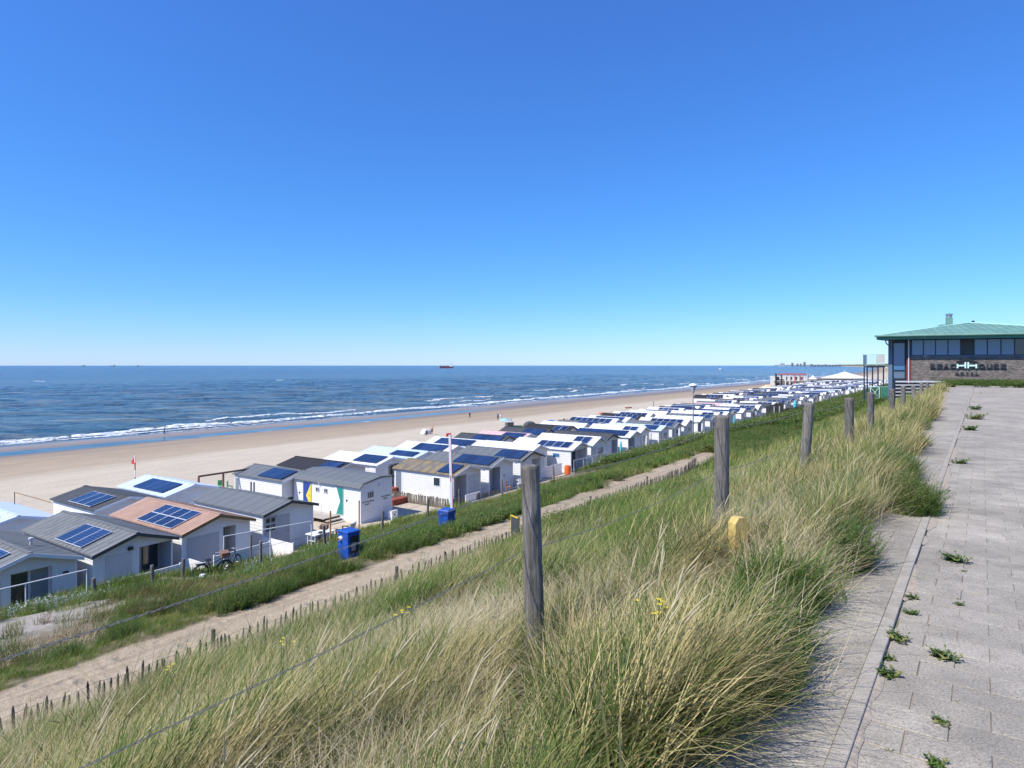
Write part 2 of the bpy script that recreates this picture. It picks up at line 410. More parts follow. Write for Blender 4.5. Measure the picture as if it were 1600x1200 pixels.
    hb = m.math('ADD', hb, m.math('MULTIPLY', fp_, dr))
    m.bump(hb, .8, 1.0); return m.mat
M['sand'] = sandmat()
S_ = np.concatenate([np.arange(-60, -6, 3), np.arange(-6, 60, .5), np.arange(60, 200, 2), np.arange(200, 700, 8), np.geomspace(700, 30000, 80)])
Q_ = np.concatenate([[-4000, -1500, -600, -250, -100, -60, -30, -12], np.arange(-6, .9, 1), [.995, 1.02], np.arange(1.2, 34, .35), np.arange(34, 60, 1.0), np.arange(60, 130, 2.5), np.arange(130, 170, 1.0), [180, 200, 300, 700]])
SS, QQ = np.meshgrid(S_, Q_, indexing='ij'); TT = QQ + coast(SS)
ZZ = T(SS, TT)
me = grid_mesh('ground', SS, TT, ZZ, M['sand'])
if me.polygons[0].normal.z < 0: me.flip_normals()
ground = tag(link('ground', me, None, (0, 0, 0), TH), 'sandy beach rising to the grassy dune slope', kind='structure')

# ------------------------------------------------------------------ sea
def seamat():
    m = NT('sea_water'); c = m.new('ShaderNodeTexCoord'); sep = m.new('ShaderNodeSeparateXYZ')
    m.l.new(c.outputs['Object'], sep.inputs[0]); t_ = sep.outputs['Y']
    v1 = m.coord('World', (.028, .085, 1), .10); v2 = m.coord('World', (.10, .27, 1), -.05); v3 = m.coord('World', (.7, 1.3, 1), .2)
    vbig = m.coord('World', (.0012, .006, 1), .1)
    a = m.noise(v1, 1.0, 5, .55, .4); b = m.noise(v2, 1.0, 4, .6, .3); d = m.noise(v3, 1.0, 3, .6)
    big = m.noise(vbig, 1.0, 5, .6)
    near = m.ramp(m.math('DIVIDE', t_, 1000.0), [(.150, 1), (.19, .95), (.36, .62), (.7, .25), (1.0, 0)])
    deep = (.005, .045, .13); shal = (.070, .098, .105)
    cc = m.mix(near, deep, shal)
    cc = m.mix(m.ramp(big, [(.42, 0), (.62, .35)]), cc, (.03, .085, .13))
    cc = m.mix(m.math('MULTIPLY', m.ramp(a, [(.50, 0), (.62, .85)]), near), cc, (.20, .19, .135))
    cc = m.mix(m.math('MULTIPLY', m.ramp(a, [(.38, .8), (.47, 0)]), near), cc, (.03, .075, .10))
    cc = m.mix(m.ramp(b, [(.38, .8), (.50, 0)]), cc, (.004, .028, .06)); cc = m.mix(m.ramp(b, [(.54, 0), (.66, .5)]), cc, (.10, .17, .23))  # wave contrast in the colour: darkened troughs, blue sky reflection painted on crests
    m.color(cc)
    m.p.inputs['Roughness'].default_value = .16; m.p.inputs['IOR'].default_value = 1.33; m.p.inputs['Specular IOR Level'].default_value = .24
    h = m.math('ADD', m.math('MULTIPLY', a, 2.6), m.math('ADD', m.math('MULTIPLY', b, 1.3), m.math('MULTIPLY', d, .28)))
    calm = m.ramp(m.math('DIVIDE', t_, 1000.0), [(.156, .02), (.164, .7), (.18, 1)])
    h = m.math('MULTIPLY', h, calm)
    bp = m.bump(h, 1.0, 1.3); return m.mat
M['sea'] = seamat()
def wave(s, t):
    s = np.asarray(s, float); t = np.asarray(t, float)
    X = .573 * s - .8195 * t; Y = .8195 * s + .573 * t
    a = 1 - np.abs(2 * fbm(n1, X / 34 + Y / 140 + 50, Y / 15 + 50, 3) - 1); b = 1 - np.abs(2 * fbm(n2, X / 9 + 70, Y / 4.5 + 70, 2) - 1)
    amp = sstep(157, 175, t) * (1 - sstep(500, 800, t)) * (1 - sstep(900, 1200, s)) * sstep(-260, -180, s)
    return amp * ((a ** 3 - .35) * .75 + (b ** 2 - .4) * .22)
sx = np.concatenate([-np.geomspace(260, 120000, 30)[::-1], np.arange(-255, 500, 2.2), np.arange(500, 1300, 7), np.geomspace(1320, 120000, 40)])
sy = np.concatenate([np.linspace(128, 156, 6), np.arange(157, 330, 1.3), np.arange(330, 520, 2.4), np.arange(520, 820, 6), np.geomspace(840, 120000, 40)])
AA, BB = np.meshgrid(sx, sy, indexing='ij')
me = grid_mesh('sea', AA, BB, wave(AA, BB), M['sea'])
if me.polygons[0].normal.z < 0: me.flip_normals()
sea = tag(link('sea', me, None, (0, 0, 0), TH), 'choppy blue grey sea reaching the horizon', kind='structure')

# foam: irregular raised strips of broken water
def foammat():
    m = NT('sea_foam'); v = m.coord('Object', (.25, .8, 1)); n = m.noise(v, 1.5, 5, .7)
    m.color(m.ramp(n, [(.35, (.50, .58, .66)), (.55, (.80, .83, .86))])); m.p.inputs['Roughness'].default_value = .9
    m.bump(n, .6, .2)
    hole = m.noise(m.coord('Object', (.45, 1.3, 1)), 1.6, 6, .75); tr = m.new('ShaderNodeBsdfTransparent'); mx = m.new('ShaderNodeMixShader')
    m.l.new(m.ramp(hole, [(.42, 0), (.52, 1)]), mx.inputs[0]); m.l.new(tr.outputs[0], mx.inputs[1]); m.l.new(m.p.outputs[0], mx.inputs[2]); m.l.new(mx.outputs[0], m.out.inputs['Surface'])
    return m.mat
M['foam'] = foammat()
fv, ff = [], []
def strip(s0, s1, tc, w, seed, ds=1.2, z=.06, gap=0.0, h=.18):
    global fv, ff
    ss = np.arange(s0, s1, ds)
    nn = fbm(n1, ss * .035 + seed, ss * 0 + seed, 4); n_ = fbm(n2, ss * .22 + seed * 3, ss * 0 + 5, 4); g_ = fbm(n3, ss * .045 + seed * 7, ss * 0 + 1, 3)
    c_ = tc + (nn - .5) * 7 * min(1, tc / 160) + (n_ - .5) * 2.4
    ww = w * np.clip((n_ - .22) * 2.2, .1, 2) * (.6 + .8 * rs.rand(len(ss))) * np.clip((g_ - gap) * 8, 0, 1)
    for i in range(len(ss) - 1):
        if ww[i] < .12 or ww[i + 1] < .12: continue
        o = len(fv)
        for j in (i, i + 1):
            j_ = float(rs.rand() * .25)
            fv += [(ss[j], c_[j] - ww[j] * (.5 + j_), z * .5), (ss[j], c_[j], z + h), (ss[j], c_[j] + ww[j] * .5, z)]
        ff += [(o, o + 3, o + 4, o + 1), (o + 1, o + 4, o + 5, o + 2)]
strip(-60, 620, 164.5, 5.0, 3, z=.08, h=.35)
strip(-60, 620, 159.0, 1.6, 11, z=.04, gap=.46, h=.06)
strip(-60, 620, 156.3, 1.0, 5, z=.035, gap=.40, h=.03)
strip(100, 900, 178, 2.2, 8, gap=.56)
strip(180, 1100, 196, 2.6, 21, ds=2, gap=.58, h=.2)
strip(300, 1500, 222, 3.0, 31, ds=3, gap=.62, h=.2)
strip(-10, 150, 137.2, .8, 41, z=.05, gap=.42, h=.04)
strip(620, 1500, 166, 7, 51, ds=5)
for k in range(16):                                   # scattered whitecaps
    t0 = 185 + 900 * rs.rand() ** 1.7; s0 = -350 + 1300 * rs.rand(); L = (2 + 5 * rs.rand()) * (1 + t0 / 900)
    o = len(fv); n = 7
    for i in range(n):
        f = i / (n - 1); w = (.35 + .5 * rs.rand()) * math.sin(math.pi * (.06 + .88 * f)) * (1 + t0 / 600)
        x = s0 + L * f * .6; y = t0 - L * f * .75
        fv += [(x - w * .8, y - w * .5, .05), (x, y, .30), (x + w * .5, y + w * .4, .06)]
    for i in range(n - 1):
        a = o + 3 * i; ff += [(a, a + 3, a + 4, a + 1), (a + 1, a + 4, a + 5, a + 2)]
fv = np.array(fv); fv[:, 2] += wave(fv[:, 0], fv[:, 1])
me = np_mesh('surf_foam', fv, np.array(ff), M['foam'], True)
if np.mean([p.normal.z for p in me.polygons[:200]]) < 0: me.flip_normals()
tag(link('surf_foam', me, None, (0, 0, 0), TH), 'white surf and broken foam lines along the shore', 'foam', kind='stuff')
# ------------------------------------------------------------------ pavement, kerb, concrete edge
def pavemat(name, island):
    m = NT(name); v = m.coord('World'); n = m.noise(v, 3.5, 5, .6); g = m.noise(v, 95, 3, .75); sp = m.noise(v, 34, 4, .75); st_ = m.noise(v, .7, 5, .65)
    cc = m.ramp(n, [(.3, (.285, .258, .212)), (.7, (.415, .376, .308))])
    cc = m.mix(1.0, cc, m.ramp(g, [(.34, .42), (.44, .90), (.58, 1.04), (.68, 1.5)]), 'MULTIPLY')
    cc = m.mix(m.ramp(sp, [(.56, 0), (.68, .45)]), cc, (.14, .13, .115))
    cc = m.mix(.7, cc, m.mix(1.0, cc, m.ramp(st_, [(.35, .70), (.62, 1.12)]), 'MULTIPLY'))
    if island == 1: r = m.new('ShaderNodeNewGeometry').outputs['Random Per Island']
    else: r = m.new('ShaderNodeObjectInfo').outputs['Random']
    if island < 2:
        f = m.math('MULTIPLY_ADD', r, .16, .92); cm = m.new('ShaderNodeCombineColor'); [m.l.new(f, cm.inputs[i]) for i in range(3)]
        cc = m.mix(1.0, cc, cm.outputs[0], 'MULTIPLY')
    m.color(cc); m.p.inputs['Roughness'].default_value = .92; m.bump(g, .35, .003); return m.mat
M['paver'] = pavemat('concrete_paver', 0); M['paver_far'] = pavemat('concrete_paver_joined', 1); M['slab'] = pavemat('concrete_slab', 2)
def kerbmat():
    m = NT('kerb_concrete'); v = m.coord('World'); n = m.noise(v, 8, 5, .6); g = m.noise(v, 150, 2, .7)
    cc = m.ramp(n, [(.3, (.295, .268, .222)), (.7, (.41, .375, .312))]); cc = m.mix(1.0, cc, m.ramp(g, [(.3, .7), (.7, 1.2)]), 'MULTIPLY')
    m.color(cc); m.p.inputs['Roughness'].default_value = .9; m.bump(g, .4, .003); return m.mat
M['kerb'] = kerbmat()
def jointmat():
    m = NT('joint_sand'); v = m.coord('World'); n = m.noise(v, 9, 5, .65); g = m.noise(v, 2.2, 4, .6)
    cc = m.ramp(n, [(.3, (.22, .19, .155)), (.7, (.38, .33, .27))]); cc = m.mix(m.ramp(g, [(.5, 0), (.65, .7)]), cc, (.09, .10, .04))
    m.color(cc); m.p.inputs['Roughness'].default_value = .95; m.bump(n, .5, .01); return m.mat
M['joint'] = jointmat()
EP = Vector((34.0, 47.0)); EN = Vector((.418, .908))
def beyond(s, t, off=0.0):
    p = WP(s, t); return (p.x - EP.x) * EN.x + (p.y - EP.y) * EN.y > off
TP = TH - R(1.33)                      # the promenade runs a little off the dune line
_pc, _ps = math.cos(TP), math.sin(TP)
PL = W(2.85, .37) - Vector((2.85 * _pc - .30 * _ps, 2.85 * _ps + .30 * _pc, 0))
def WP(s, t, z=0.0): return Vector((PL.x + s * _pc - t * _ps, PL.y + s * _ps + t * _pc, z))
b = MB()
def edge_s(t):           # s where the pavement ends for a given t
    lo, hi = 20, 140
    for _ in range(40):
        mid = (lo + hi) / 2
        if beyond(mid, t): hi = mid
        else: lo = mid
    return lo
ts = [.30, -1, -2, -4, -8, -16, -30]
vs = []; fs = []
for t in ts: vs += [(-30, t, 14.394), (edge_s(t), t, 14.394)]
for i in range(len(ts) - 1): fs.append((2 * i, 2 * i + 1, 2 * i + 3, 2 * i + 2))
b.add(vs, [f[::-1] for f in fs])
pave = b.obj('pavement', M['joint'], None, PL, TP)
tag(pave, 'pale concrete promenade pavement of rectangular tiles', kind='structure')
if pave.data.polygons[0].normal.z < 0: pave.data.flip_normals()
PS, PT = .206, .302
tiles = []
for i in range(-3, 290):
    s0 = i * PS
    for j in range(0, 40):
        t0 = .285 - j * PT - (PT / 2 if i % 2 else 0)
        if t0 < -.055 * max(s0, 0) - 2.2: break
        if beyond(s0 + PS, t0 - .1, -.25): continue
        p = WP(s0 + PS / 2, t0 - PT / 2)
        tiles.append((s0, t0, p.x / p.y if p.y > .3 else 9, p.length, i, j))
paver_me = MB().bev(0, -.3000, -.05, .2015, 0, .014, .003).mesh('paver', M['paver'])
vis = sorted([x for x in tiles if -1 < x[2] < .84 and x[3] > 2.4], key=lambda x: x[3])
top = set((x[4], x[5]) for x in vis[:298])
pr = random.Random(5)
far = MB()
for x in tiles:
    dz = pr.uniform(-.002, .003); dx = pr.uniform(-.0015, .0015)
    if (x[4], x[5]) in top:
        link('paver', paver_me, pave, (x[0] + dx, x[1] - .003, 14.386 + dz), (pr.uniform(-.006, .006), pr.uniform(-.006, .006), pr.uniform(-.006, .006)))
    else:
        w = .199 if x[1] > -20 else .199
        far.bev(x[0] + dx, x[1] - .3005, 14.35 + dz, x[0] + .2015 + dx, x[1] - .002, 14.400 + dz, .003)
# half tiles against the kerb
hb = MB()
for i in range(-3, 290, 2):
    s0 = (i if i % 2 else i + 1) * PS
    if s0 + .2 < edge_s(.2): hb.bev(s0, .137, 14.35, s0 + .2035, .288, 14.4, .0025)
far.v and tag(far.obj('paver_field', M['paver_far'], pave), kind='stuff')
tag(hb.obj('half_paver', M['paver_far'], pave), kind='stuff')
kroot = MB().add([(-20, .31, 14.30), (56, .31, 14.30), (56, .41, 14.30), (-20, .41, 14.30)], [(0, 1, 2, 3)]).obj('kerb', M['joint'], None, PL, TP)
tag(kroot, 'raised concrete kerb between pavement and dune', kind='structure')
kme = MB().bev(0, 0, -.2, .998, .068, 0, .003).mesh('kerb_stone', M['kerb'])
for i in range(-3, 57):
    link('kerb_stone', kme, kroot, (i * 1.0 + .2, .30 + pr.uniform(-.003, .001), 14.423 + pr.uniform(-.002, .002)), (0, 0, pr.uniform(-.001, .001)))
sroot = MB().add([(-20, .43, 14.32), (56, .43, 14.32), (56, .95, 14.32), (-20, .95, 14.32)], [(0, 1, 2, 3)]).obj('concrete_edge_strip', M['joint'], None, PL, TP)
tag(sroot, 'strip of concrete slabs between kerb and grass', kind='structure')
for i in range(-2, 28):
    s0 = i * 2.0 + .4; w0 = .62 + .0232 * max(0, s0 - 3) ; z0 = 14.418 + pr.uniform(-.003, .002)
    w1 = .62 + .0232 * max(0, s0 - 1)
    b = MB(); x1 = 1.996; g = .002
    b.add([(0, 0, -.1), (x1, 0, -.1), (x1, w1, -.1), (0, w0, -.1), (0, 0, -g), (x1, 0, -g), (x1, w1, -g), (0, w0, -g), (g, g, 0), (x1 - g, g, 0), (x1 - g, w1 - g, 0), (g, w0 - g, 0)],
          [(0, 1, 5, 4), (1, 2, 6, 5), (2, 3, 7, 6), (3, 0, 4, 7), (4, 5, 9, 8), (5, 6, 10, 9), (6, 7, 11, 10), (7, 4, 8, 11), (8, 9, 10, 11)])
    b.obj('slab', M['slab'], sroot, (s0, .3692, z0), (pr.uniform(-.004, .003), 0, 0))
# end kerb along the far edge of the pavement
ek = empty('end_kerb', (EP.x, EP.y, 14.4), math.atan2(-.418, .908)); tag(ek, 'pale kerb closing the far end of the pavement', kind='structure')
ekm = MB().bev(0, .02, -.2, .993, .14, .1, .01).mesh('kerb_stone', M['kerb'])
for i in range(-1, 14): link('kerb_stone', ekm, ek, (i * 1.0 - .2, 0, 0))

# ------------------------------------------------------------------ post and wire fence along the dune edge
FP = [(838, 4.2, .060, 728, (-.030, 0)), (1127, 6.8, .073, 650, (.004, .01)), (1254, 10, .072, 629, (.075, 0)), (1327, 13, .085, 622, (-.002, 0)),
      (1361, 16.5, .077, 613, (-.02, .01)), (1393, 21, .085, 608, (.015, 0)), (1411, 27, .09, 603, (.01, 0)), (1428, 33, .095, 602, (-.02, 0)), (1439, 39, .10, 599, (.02, 0)),
      (1449, 46, .10, 597, (0, 0)), (1461, 53, .10, 596, (0, 0)), (1471, 62, .10, 593, (0, 0))]
fence = empty('post_and_wire_fence', W(2.5, 2.2, 14.0), 0, 'long fence of leaning weathered wooden posts and twisted wire along the dune edge', 'fence')
fl = fence.location
def post_mesh(r, h, seed, n=28, rows=44, knots=3):
    rg = np.random.RandomState(seed); f = make_noise(seed + 100)
    z = np.linspace(-.35, h, rows); a = np.linspace(0, 2 * np.pi, n, endpoint=False)
    A, Z = np.meshgrid(a, z)
    rad = r * (1 + .05 * (1 - Z / h))
    groove = fbm(f, np.cos(A) * 2.6 + 5 + Z * .25, np.sin(A) * 2.6 + 9, 4)
    rad = rad * (1 + (groove - .5) * .22 + (fbm(f, np.cos(A) * 1.2 + 30, Z * 2.2 + np.sin(A), 3) - .5) * .14)
    crack = rg.uniform(0, 6.28); dA = np.abs((A - crack - .15 * np.sin(Z * 3) + np.pi) % (2 * np.pi) - np.pi)
    rad = rad * (1 - .16 * np.exp(-(dA / .09) ** 2) * np.clip(np.sin(Z * 2.2 + 1), 0, 1))
    for k in range(knots):
        ka = rg.uniform(0, 6.28); kz = rg.uniform(.3, h - .1)
        dd = (((A - ka + np.pi) % (2 * np.pi) - np.pi) / .3) ** 2 + ((Z - kz) / .04) ** 2
        rad = rad * (1 - .13 * np.exp(-dd))
    x = rad * np.cos(A); y = rad * np.sin(A); zz = Z.copy()
    zz[-1] += (fbm(f, np.cos(A[-1]) * 1.5 + 3, np.sin(A[-1]) * 1.5 + 3, 3) - .5) * .02
    v = np.stack([x, y, zz], -1).reshape(-1, 3)
    vv = [tuple(p) for p in v]; ff_ = []
    for i in range(rows - 1):
        for k in range(n): ff_.append((i * n + k, i * n + (k + 1) % n, (i + 1) * n + (k + 1) % n, (i + 1) * n + k))
    c = len(vv)
    base = (rows - 1) * n
    for k in range(n): vv.append((vv[base + k][0] * .9, vv[base + k][1] * .9, vv[base + k][2] + .006))
    for k in range(n): ff_.append((base + k, base + (k + 1) % n, c + (k + 1) % n, c + k))
    vv.append((0, 0, h + .004)); cc = len(vv) - 1
    for k in range(n): ff_.append((c + k, c + (k + 1) % n, cc))
    me = bpy.data.meshes.new('post'); me.from_pydata(vv, [], ff_); me.materials.append(M['post'])
    me.polygons.foreach_set('use_smooth', [len(f_) == 4 and max(f_) < base + n for f_ in ff_]); me.update(); return me
tops = []
for i, (u, D, r, vt, tilt) in enumerate(FP):
    p = G(u, D); zt = EYE - (vt - 571) / 1000 * D; h = zt - p.z
    me = post_mesh(r, h, 11 + i, *((36, 70, 5) if i < 2 else (20, 30, 3)))
    o = link('post', me, fence, p - fl, (tilt[1], tilt[0], pr.uniform(0, 6)))
    o.rotation_euler = (tilt[1], tilt[0], 0)
    tops.append((p + Vector((math.sin(tilt[0]) * h, 0, 0)), p.z, zt, r))
# the next post lies just outside the left edge of the picture
p0 = W(-1.2, 2.3); p0.z = Tz(-1.2, 2.3); o = link('post', post_mesh(.06, 1.3, 77, 24, 40, 3), fence, p0 - fl)
ends = [(p0, p0.z, p0.z + 1.3, .06)] + tops
def twisted(pts, name, rr=.0018, amp=.0032, pitch=.09):
    b = MB()
    L = [0]
    for a, c in zip(pts[:-1], pts[1:]): L.append(L[-1] + (c - a).length)
    tot = L[-1]; n = int(tot / pitch * 6)
    for ph in (0, math.pi):
        q = []
        for i in range(n + 1):
            d = tot * i / n; k = max(j for j in range(len(L)) if L[j] <= d + 1e-9); k = min(k, len(pts) - 2)
            f = (d - L[k]) / max(1e-6, L[k + 1] - L[k]); p = pts[k].lerp(pts[k + 1], f)
            w = 2 * math.pi * d / pitch + ph
            q.append(p + Vector((math.cos(w) * amp * .57, -math.cos(w) * amp * .8, math.sin(w) * amp)))
        b.tube(q, rr, 4, 0, False)
    return b
M['wire'] = mat('old_galvanised_wire', (.17, .165, .16), .6, .25, 30)
for wz, sag in ((1.22, .05), (.80, .06), (.34, .05)):
    for i in range(len(ends) - 1):
        a, az, at_, ar = ends[i]; c, cz, ct, cr = ends[i + 1]
        za = az + wz * (at_ - az) / 1.33; zc = cz + wz * (ct - cz) / 1.33
        off = Vector((-.55, -.35, 0)).normalized()
        A = Vector((a.x, a.y, za)) + off * ar; C = Vector((c.x, c.y, zc)) + off * cr
        pts = []
        for k in range(17):
            f = k / 16; p = A.lerp(C, f); p.z -= sag * 4 * f * (1 - f); pts.append(p - fl)
        if i < 3: twisted(pts, 'wire').obj('wire', M['wire'], fence)
        elif wz > 1: MB().tube(pts, .0035, 4).obj('wire', M['wire'], fence)

# ------------------------------------------------------------------ chestnut paling fence beside the path
palf = empty('paling_fence', W(18, 11.25, 10.4), TH, 'low fence of split chestnut pales between dune grass and sandy path', 'fence')
pl = Matrix.Rotation(TH, 4, 'Z').inverted()
pale_mes = []
for k in range(6):
    rg = random.Random(k); h = .47 + rg.uniform(-.05, .06); w = rg.uniform(.028, .040)
    b = MB(); a = rg.uniform(-.01, .01)
    b.add([(-w / 2, -.012, -.3), (w / 2, -.010, -.3), (w / 2, .012, -.3), (-w / 2, .010, -.3),
           (-w / 2 + a, -.012, h - .07), (w / 2 + a, -.010, h - .07), (w / 2 + a, .012, h - .07), (-w / 2 + a, .010, h - .07),
           (-.004 + a, -.006, h), (.006 + a, -.006, h + .004), (.006 + a, .006, h), (-.004 + a, .006, h)],
          [(0, 1, 5, 4), (1, 2, 6, 5), (2, 3, 7, 6), (3, 0, 4, 7), (4, 5, 9, 8), (5, 6, 10, 9), (6, 7, 11, 10), (7, 4, 8, 11), (8, 9, 10, 11)])
    pale_mes.append(b.mesh('pale', M['pale']))
pr2 = random.Random(9)
s = 1.0; pw = []
PF = lambda s: 11.28 + .12 * math.sin(s * .33) + (.0 if s < 28 else (s - 28) ** 2 * .018)
while s < 35.5:
    t = PF(s) + pr2.uniform(-.02, .02); z = Tz(s, t) + pr2.uniform(-.05, .03)
    link('pale', pr2.choice(pale_mes), palf, (s - 18, t - 11.25, z - 10.4), (pr2.gauss(0, .06), pr2.gauss(0, .10), pr2.uniform(-.4, .4)))
    pw.append((s - 18, t - 11.25 + .02, z - 10.4)); s += pr2.choice((.09, .10, .11, .12, .14)) * (1.0 if s < 30 else 1.1)
for h in (.16, .42):
    MB().tube([(x, y, z + h) for x, y, z in pw[::3]], .004, 4).obj('wire', M['wire'], palf)
for s in (1.9, 6.6, 11.2, 16.4, 21.5, 26.8):
    t = PF(s) + .05; MB().tube([(s - 18, t - 11.25, Tz(s, t) - 10.7), (s - 18, t - 11.25, Tz(s, t) - 10.4 + .62)], [.045, .04], 9).obj('stake', M['pale'], palf)
# ------------------------------------------------------------------ vegetation: tuft meshes and their scattering
def grassmat(name, lo, hi, straw, strawness=.5, rough=.55):
    m = NT(name); at = m.new('ShaderNodeAttribute', attribute_name='c'); at.attribute_type = 'GEOMETRY'
    v = m.coord('World'); big = m.math('ADD', m.math('MULTIPLY', m.noise(v, .35, 3, .6), .55), m.math('MULTIPLY', m.noise(v, 2.1, 3, .6), .45)); big = m.math('MULTIPLY_ADD', big, 1.9, -.45)
    oi = m.new('ShaderNodeObjectInfo')
    g = m.mix(at.outputs['Fac'], lo, hi)
    f = m.math('ADD', m.math('MULTIPLY', at.outputs['Fac'], .80), m.math('ADD', m.math('MULTIPLY', big, .95), m.math('MULTIPLY', oi.outputs['Random'], .25)))
    f = m.ramp(m.math('SUBTRACT', f, 1.0 - strawness), [(.28, 0), (.52, 1)])
    cc = m.mix(f, g, straw)
    m.color(cc); m.p.inputs['Roughness'].default_value = rough; m.p.inputs['Specular IOR Level'].default_value = .15
    tr = m.new('ShaderNodeBsdfTranslucent'); m.l.new(cc, tr.inputs['Color'])
    mx = m.new('ShaderNodeMixShader'); mx.inputs[0].default_value = .28
    m.l.new(m.p.outputs[0], mx.inputs[1]); m.l.new(tr.outputs[0], mx.inputs[2]); m.l.new(mx.outputs[0], m.out.inputs['Surface'])
    return m.mat
M['marram'] = grassmat('marram_blades', (.028, .078, .012), (.185, .275, .045), (.48, .41, .17), .15)
M['marram_dry'] = grassmat('dry_marram_blades', (.045, .09, .018), (.25, .29, .07), (.56, .46, .22), .38)
M['lawn'] = grassmat('short_green_grass', (.07, .15, .02), (.19, .29, .05), (.40, .36, .13), .22)
M['herb'] = grassmat('green_herb_leaves', (.055, .115, .022), (.145, .215, .055), (.27, .26, .09), .24)
M['dryherb'] = grassmat('dry_brown_herb', (.13, .08, .04), (.26, .18, .09), (.30, .24, .12), .4)
M['silver'] = grassmat('silver_leaves', (.20, .26, .24), (.38, .44, .43), (.50, .52, .48), .2)
M['straw'] = grassmat('straw_blades', (.42, .35, .19), (.58, .50, .31), (.62, .54, .36), .5)
tufts = bpy.data.collections.new('grass_tufts')
def set_attr(me, c):
    a = me.attributes.new('c', 'FLOAT', 'POINT'); a.data.foreach_set('value', c.astype(np.float32))
def blades(name, n, rad, h, w, mat_, seed, lean=(8, 62), segs=5, spread=40, head=0):
    r = np.random.RandomState(seed)
    bx, by = rad * np.sqrt(r.rand(n)) * np.array([np.cos(a := r.rand(n) * 6.283), np.sin(a)])
    hh = h * (.45 + .75 * r.rand(n)); dirn = np.radians(r.randn(n) * spread); t0 = np.radians(r.rand(n) * lean[0] * 2); t1 = np.radians(lean[1] * (.55 + .8 * r.rand(n)))
    ww = w * (.7 + .7 * r.rand(n)); tw = r.rand(n) * 3.14
    V = []; C = []; F = []
    x = bx.copy(); y = by.copy(); z = np.full(n, -.04)
    cur = r.rand(n)
    rows = []
    for k in range(segs + 1):
        f = k / segs; wk = ww * (1 - f ** 1.6) * .5 + (.0004 if k == segs else 0)
        # width axis: horizontal, part turned
        px_, py_ = -np.sin(dirn + .5 * np.cos(tw)), np.cos(dirn + .5 * np.cos(tw))
        rows.append((np.stack([x + px_ * wk, y + py_ * wk, z], 1), np.stack([x - px_ * wk, y - py_ * wk, z], 1)))
        th = t0 + (t1 - t0) * (f ** 1.15); sl = hh / segs
        x = x + np.sin(th) * np.cos(dirn) * sl; y = y + np.sin(th) * np.sin(dirn) * sl; z = z + np.cos(th) * sl
    v = np.concatenate([a for pr_ in rows for a in pr_], 0)      # layout: row k side 0, side 1, each n
    f = []
    idx = np.arange(n)
    for k in range(segs):
        a = 2 * k * n + idx; b = a + n; c = b + n; d = c + n
        f.append(np.stack([a, b, d, c], 1))
    f = np.concatenate(f, 0)
    me = np_mesh(name, v, f, mat_, True)
    set_attr(me, np.tile(cur, 2 * (segs + 1)))
    o = bpy.data.objects.new(name, me); return o
def herb(name, stems, leaves, h, lf, mat_, seed, rad=.16, up=.5, mats=None):
    r = np.random.RandomState(seed); V = []; F = []; C = []
    for s_ in range(stems):
        a = r.rand() * 6.283; rr = rad * math.sqrt(r.rand()); x, y = rr * math.cos(a), rr * math.sin(a)
        hh = h * (.5 + .6 * r.rand()); lx, ly = (r.randn() * .28 + math.cos(a) * .45 * (1 - up)), (r.randn() * .28 + math.sin(a) * .45 * (1 - up))
        c = r.rand()
        for l in range(leaves):
            f = (l + r.rand()) / leaves; cx, cy, cz = x + lx * hh * f, y + ly * hh * f, hh * f
            b = r.rand() * 6.283; el = r.uniform(-.2, .9); L = lf * (.6 + .7 * r.rand()) * (1.15 - .5 * f)
            d = np.array([math.cos(b) * math.cos(el), math.sin(b) * math.cos(el), math.sin(el)])
            p = np.cross(d, [0, 0, 1]); p = p / (np.linalg.norm(p) + 1e-6) * L * .22 + np.array([0, 0, r.uniform(-.1, .1) * L])
            o = len(V); q = np.array([cx, cy, cz])
            V += [q, q + d * L * .45 + p, q + d * L, q + d * L * .45 - p]; F.append((o, o + 1, o + 2, o + 3)); C += [c * .6 + .4 * r.rand()] * 4
        # stem
        o = len(V); w = .002
        V += [np.array([x - w, y, -.03]), np.array([x + w, y, -.03]), np.array([x + lx * hh + w, y + ly * hh, hh]), np.array([x + lx * hh - w, y + ly * hh, hh])]
        F.append((o, o + 1, o + 2, o + 3)); C += [.4] * 4
    me = np_mesh(name, np.array(V), np.array(F), mat_); set_attr(me, np.array(C)); return bpy.data.objects.new(name, me)
KIND = {}
def reg(key, obs):
    KIND[key] = []
    for o in obs: KIND[key].append(len(tufts.objects)); o.name = 't%03d' % len(tufts.objects); tufts.objects.link(o)
reg('marram_dry', [blades('m', 54, .17, .64, .0070, M['marram_dry'], 110 + i, (20, 62 + 9 * i)) for i in range(4)])
reg('marram_dry_far', [blades('m', 75, .30, .66, .012, M['marram_dry'], 120 + i, (20, 66 + 8 * i), 3) for i in range(3)])
reg('tussock', [blades('m', 150, .12, .62, .0046, M['marram_dry'], 80 + i, (26, 70 + 10 * i), 5, 60) for i in range(3)])
reg('marram', [blades('m', 54, .17, .62, .0072, M['marram'], 10 + i, (20, 62 + 9 * i)) for i in range(5)])
reg('marram_far', [blades('m', 75, .30, .66, .012, M['marram'], 20 + i, (20, 66 + 8 * i), 3) for i in range(3)])
reg('straw', [blades('m', 26, .2, .85, .0042, M['straw'], 30 + i, (14, 85), 6, 50) for i in range(3)])
reg('flat', [blades('m', 60, .25, .55, .004, M['straw'], 35 + i, (50, 95), 5, 80) for i in range(2)])
reg('lawn', [blades('m', 80, .2, .26, .005, M['lawn'], 40 + i, (14, 45), 3, 80) for i in range(3)])
reg('lawn_far', [blades('m', 80, .4, .34, .016, M['lawn'], 45 + i, (14, 45), 2, 80) for i in range(2)])
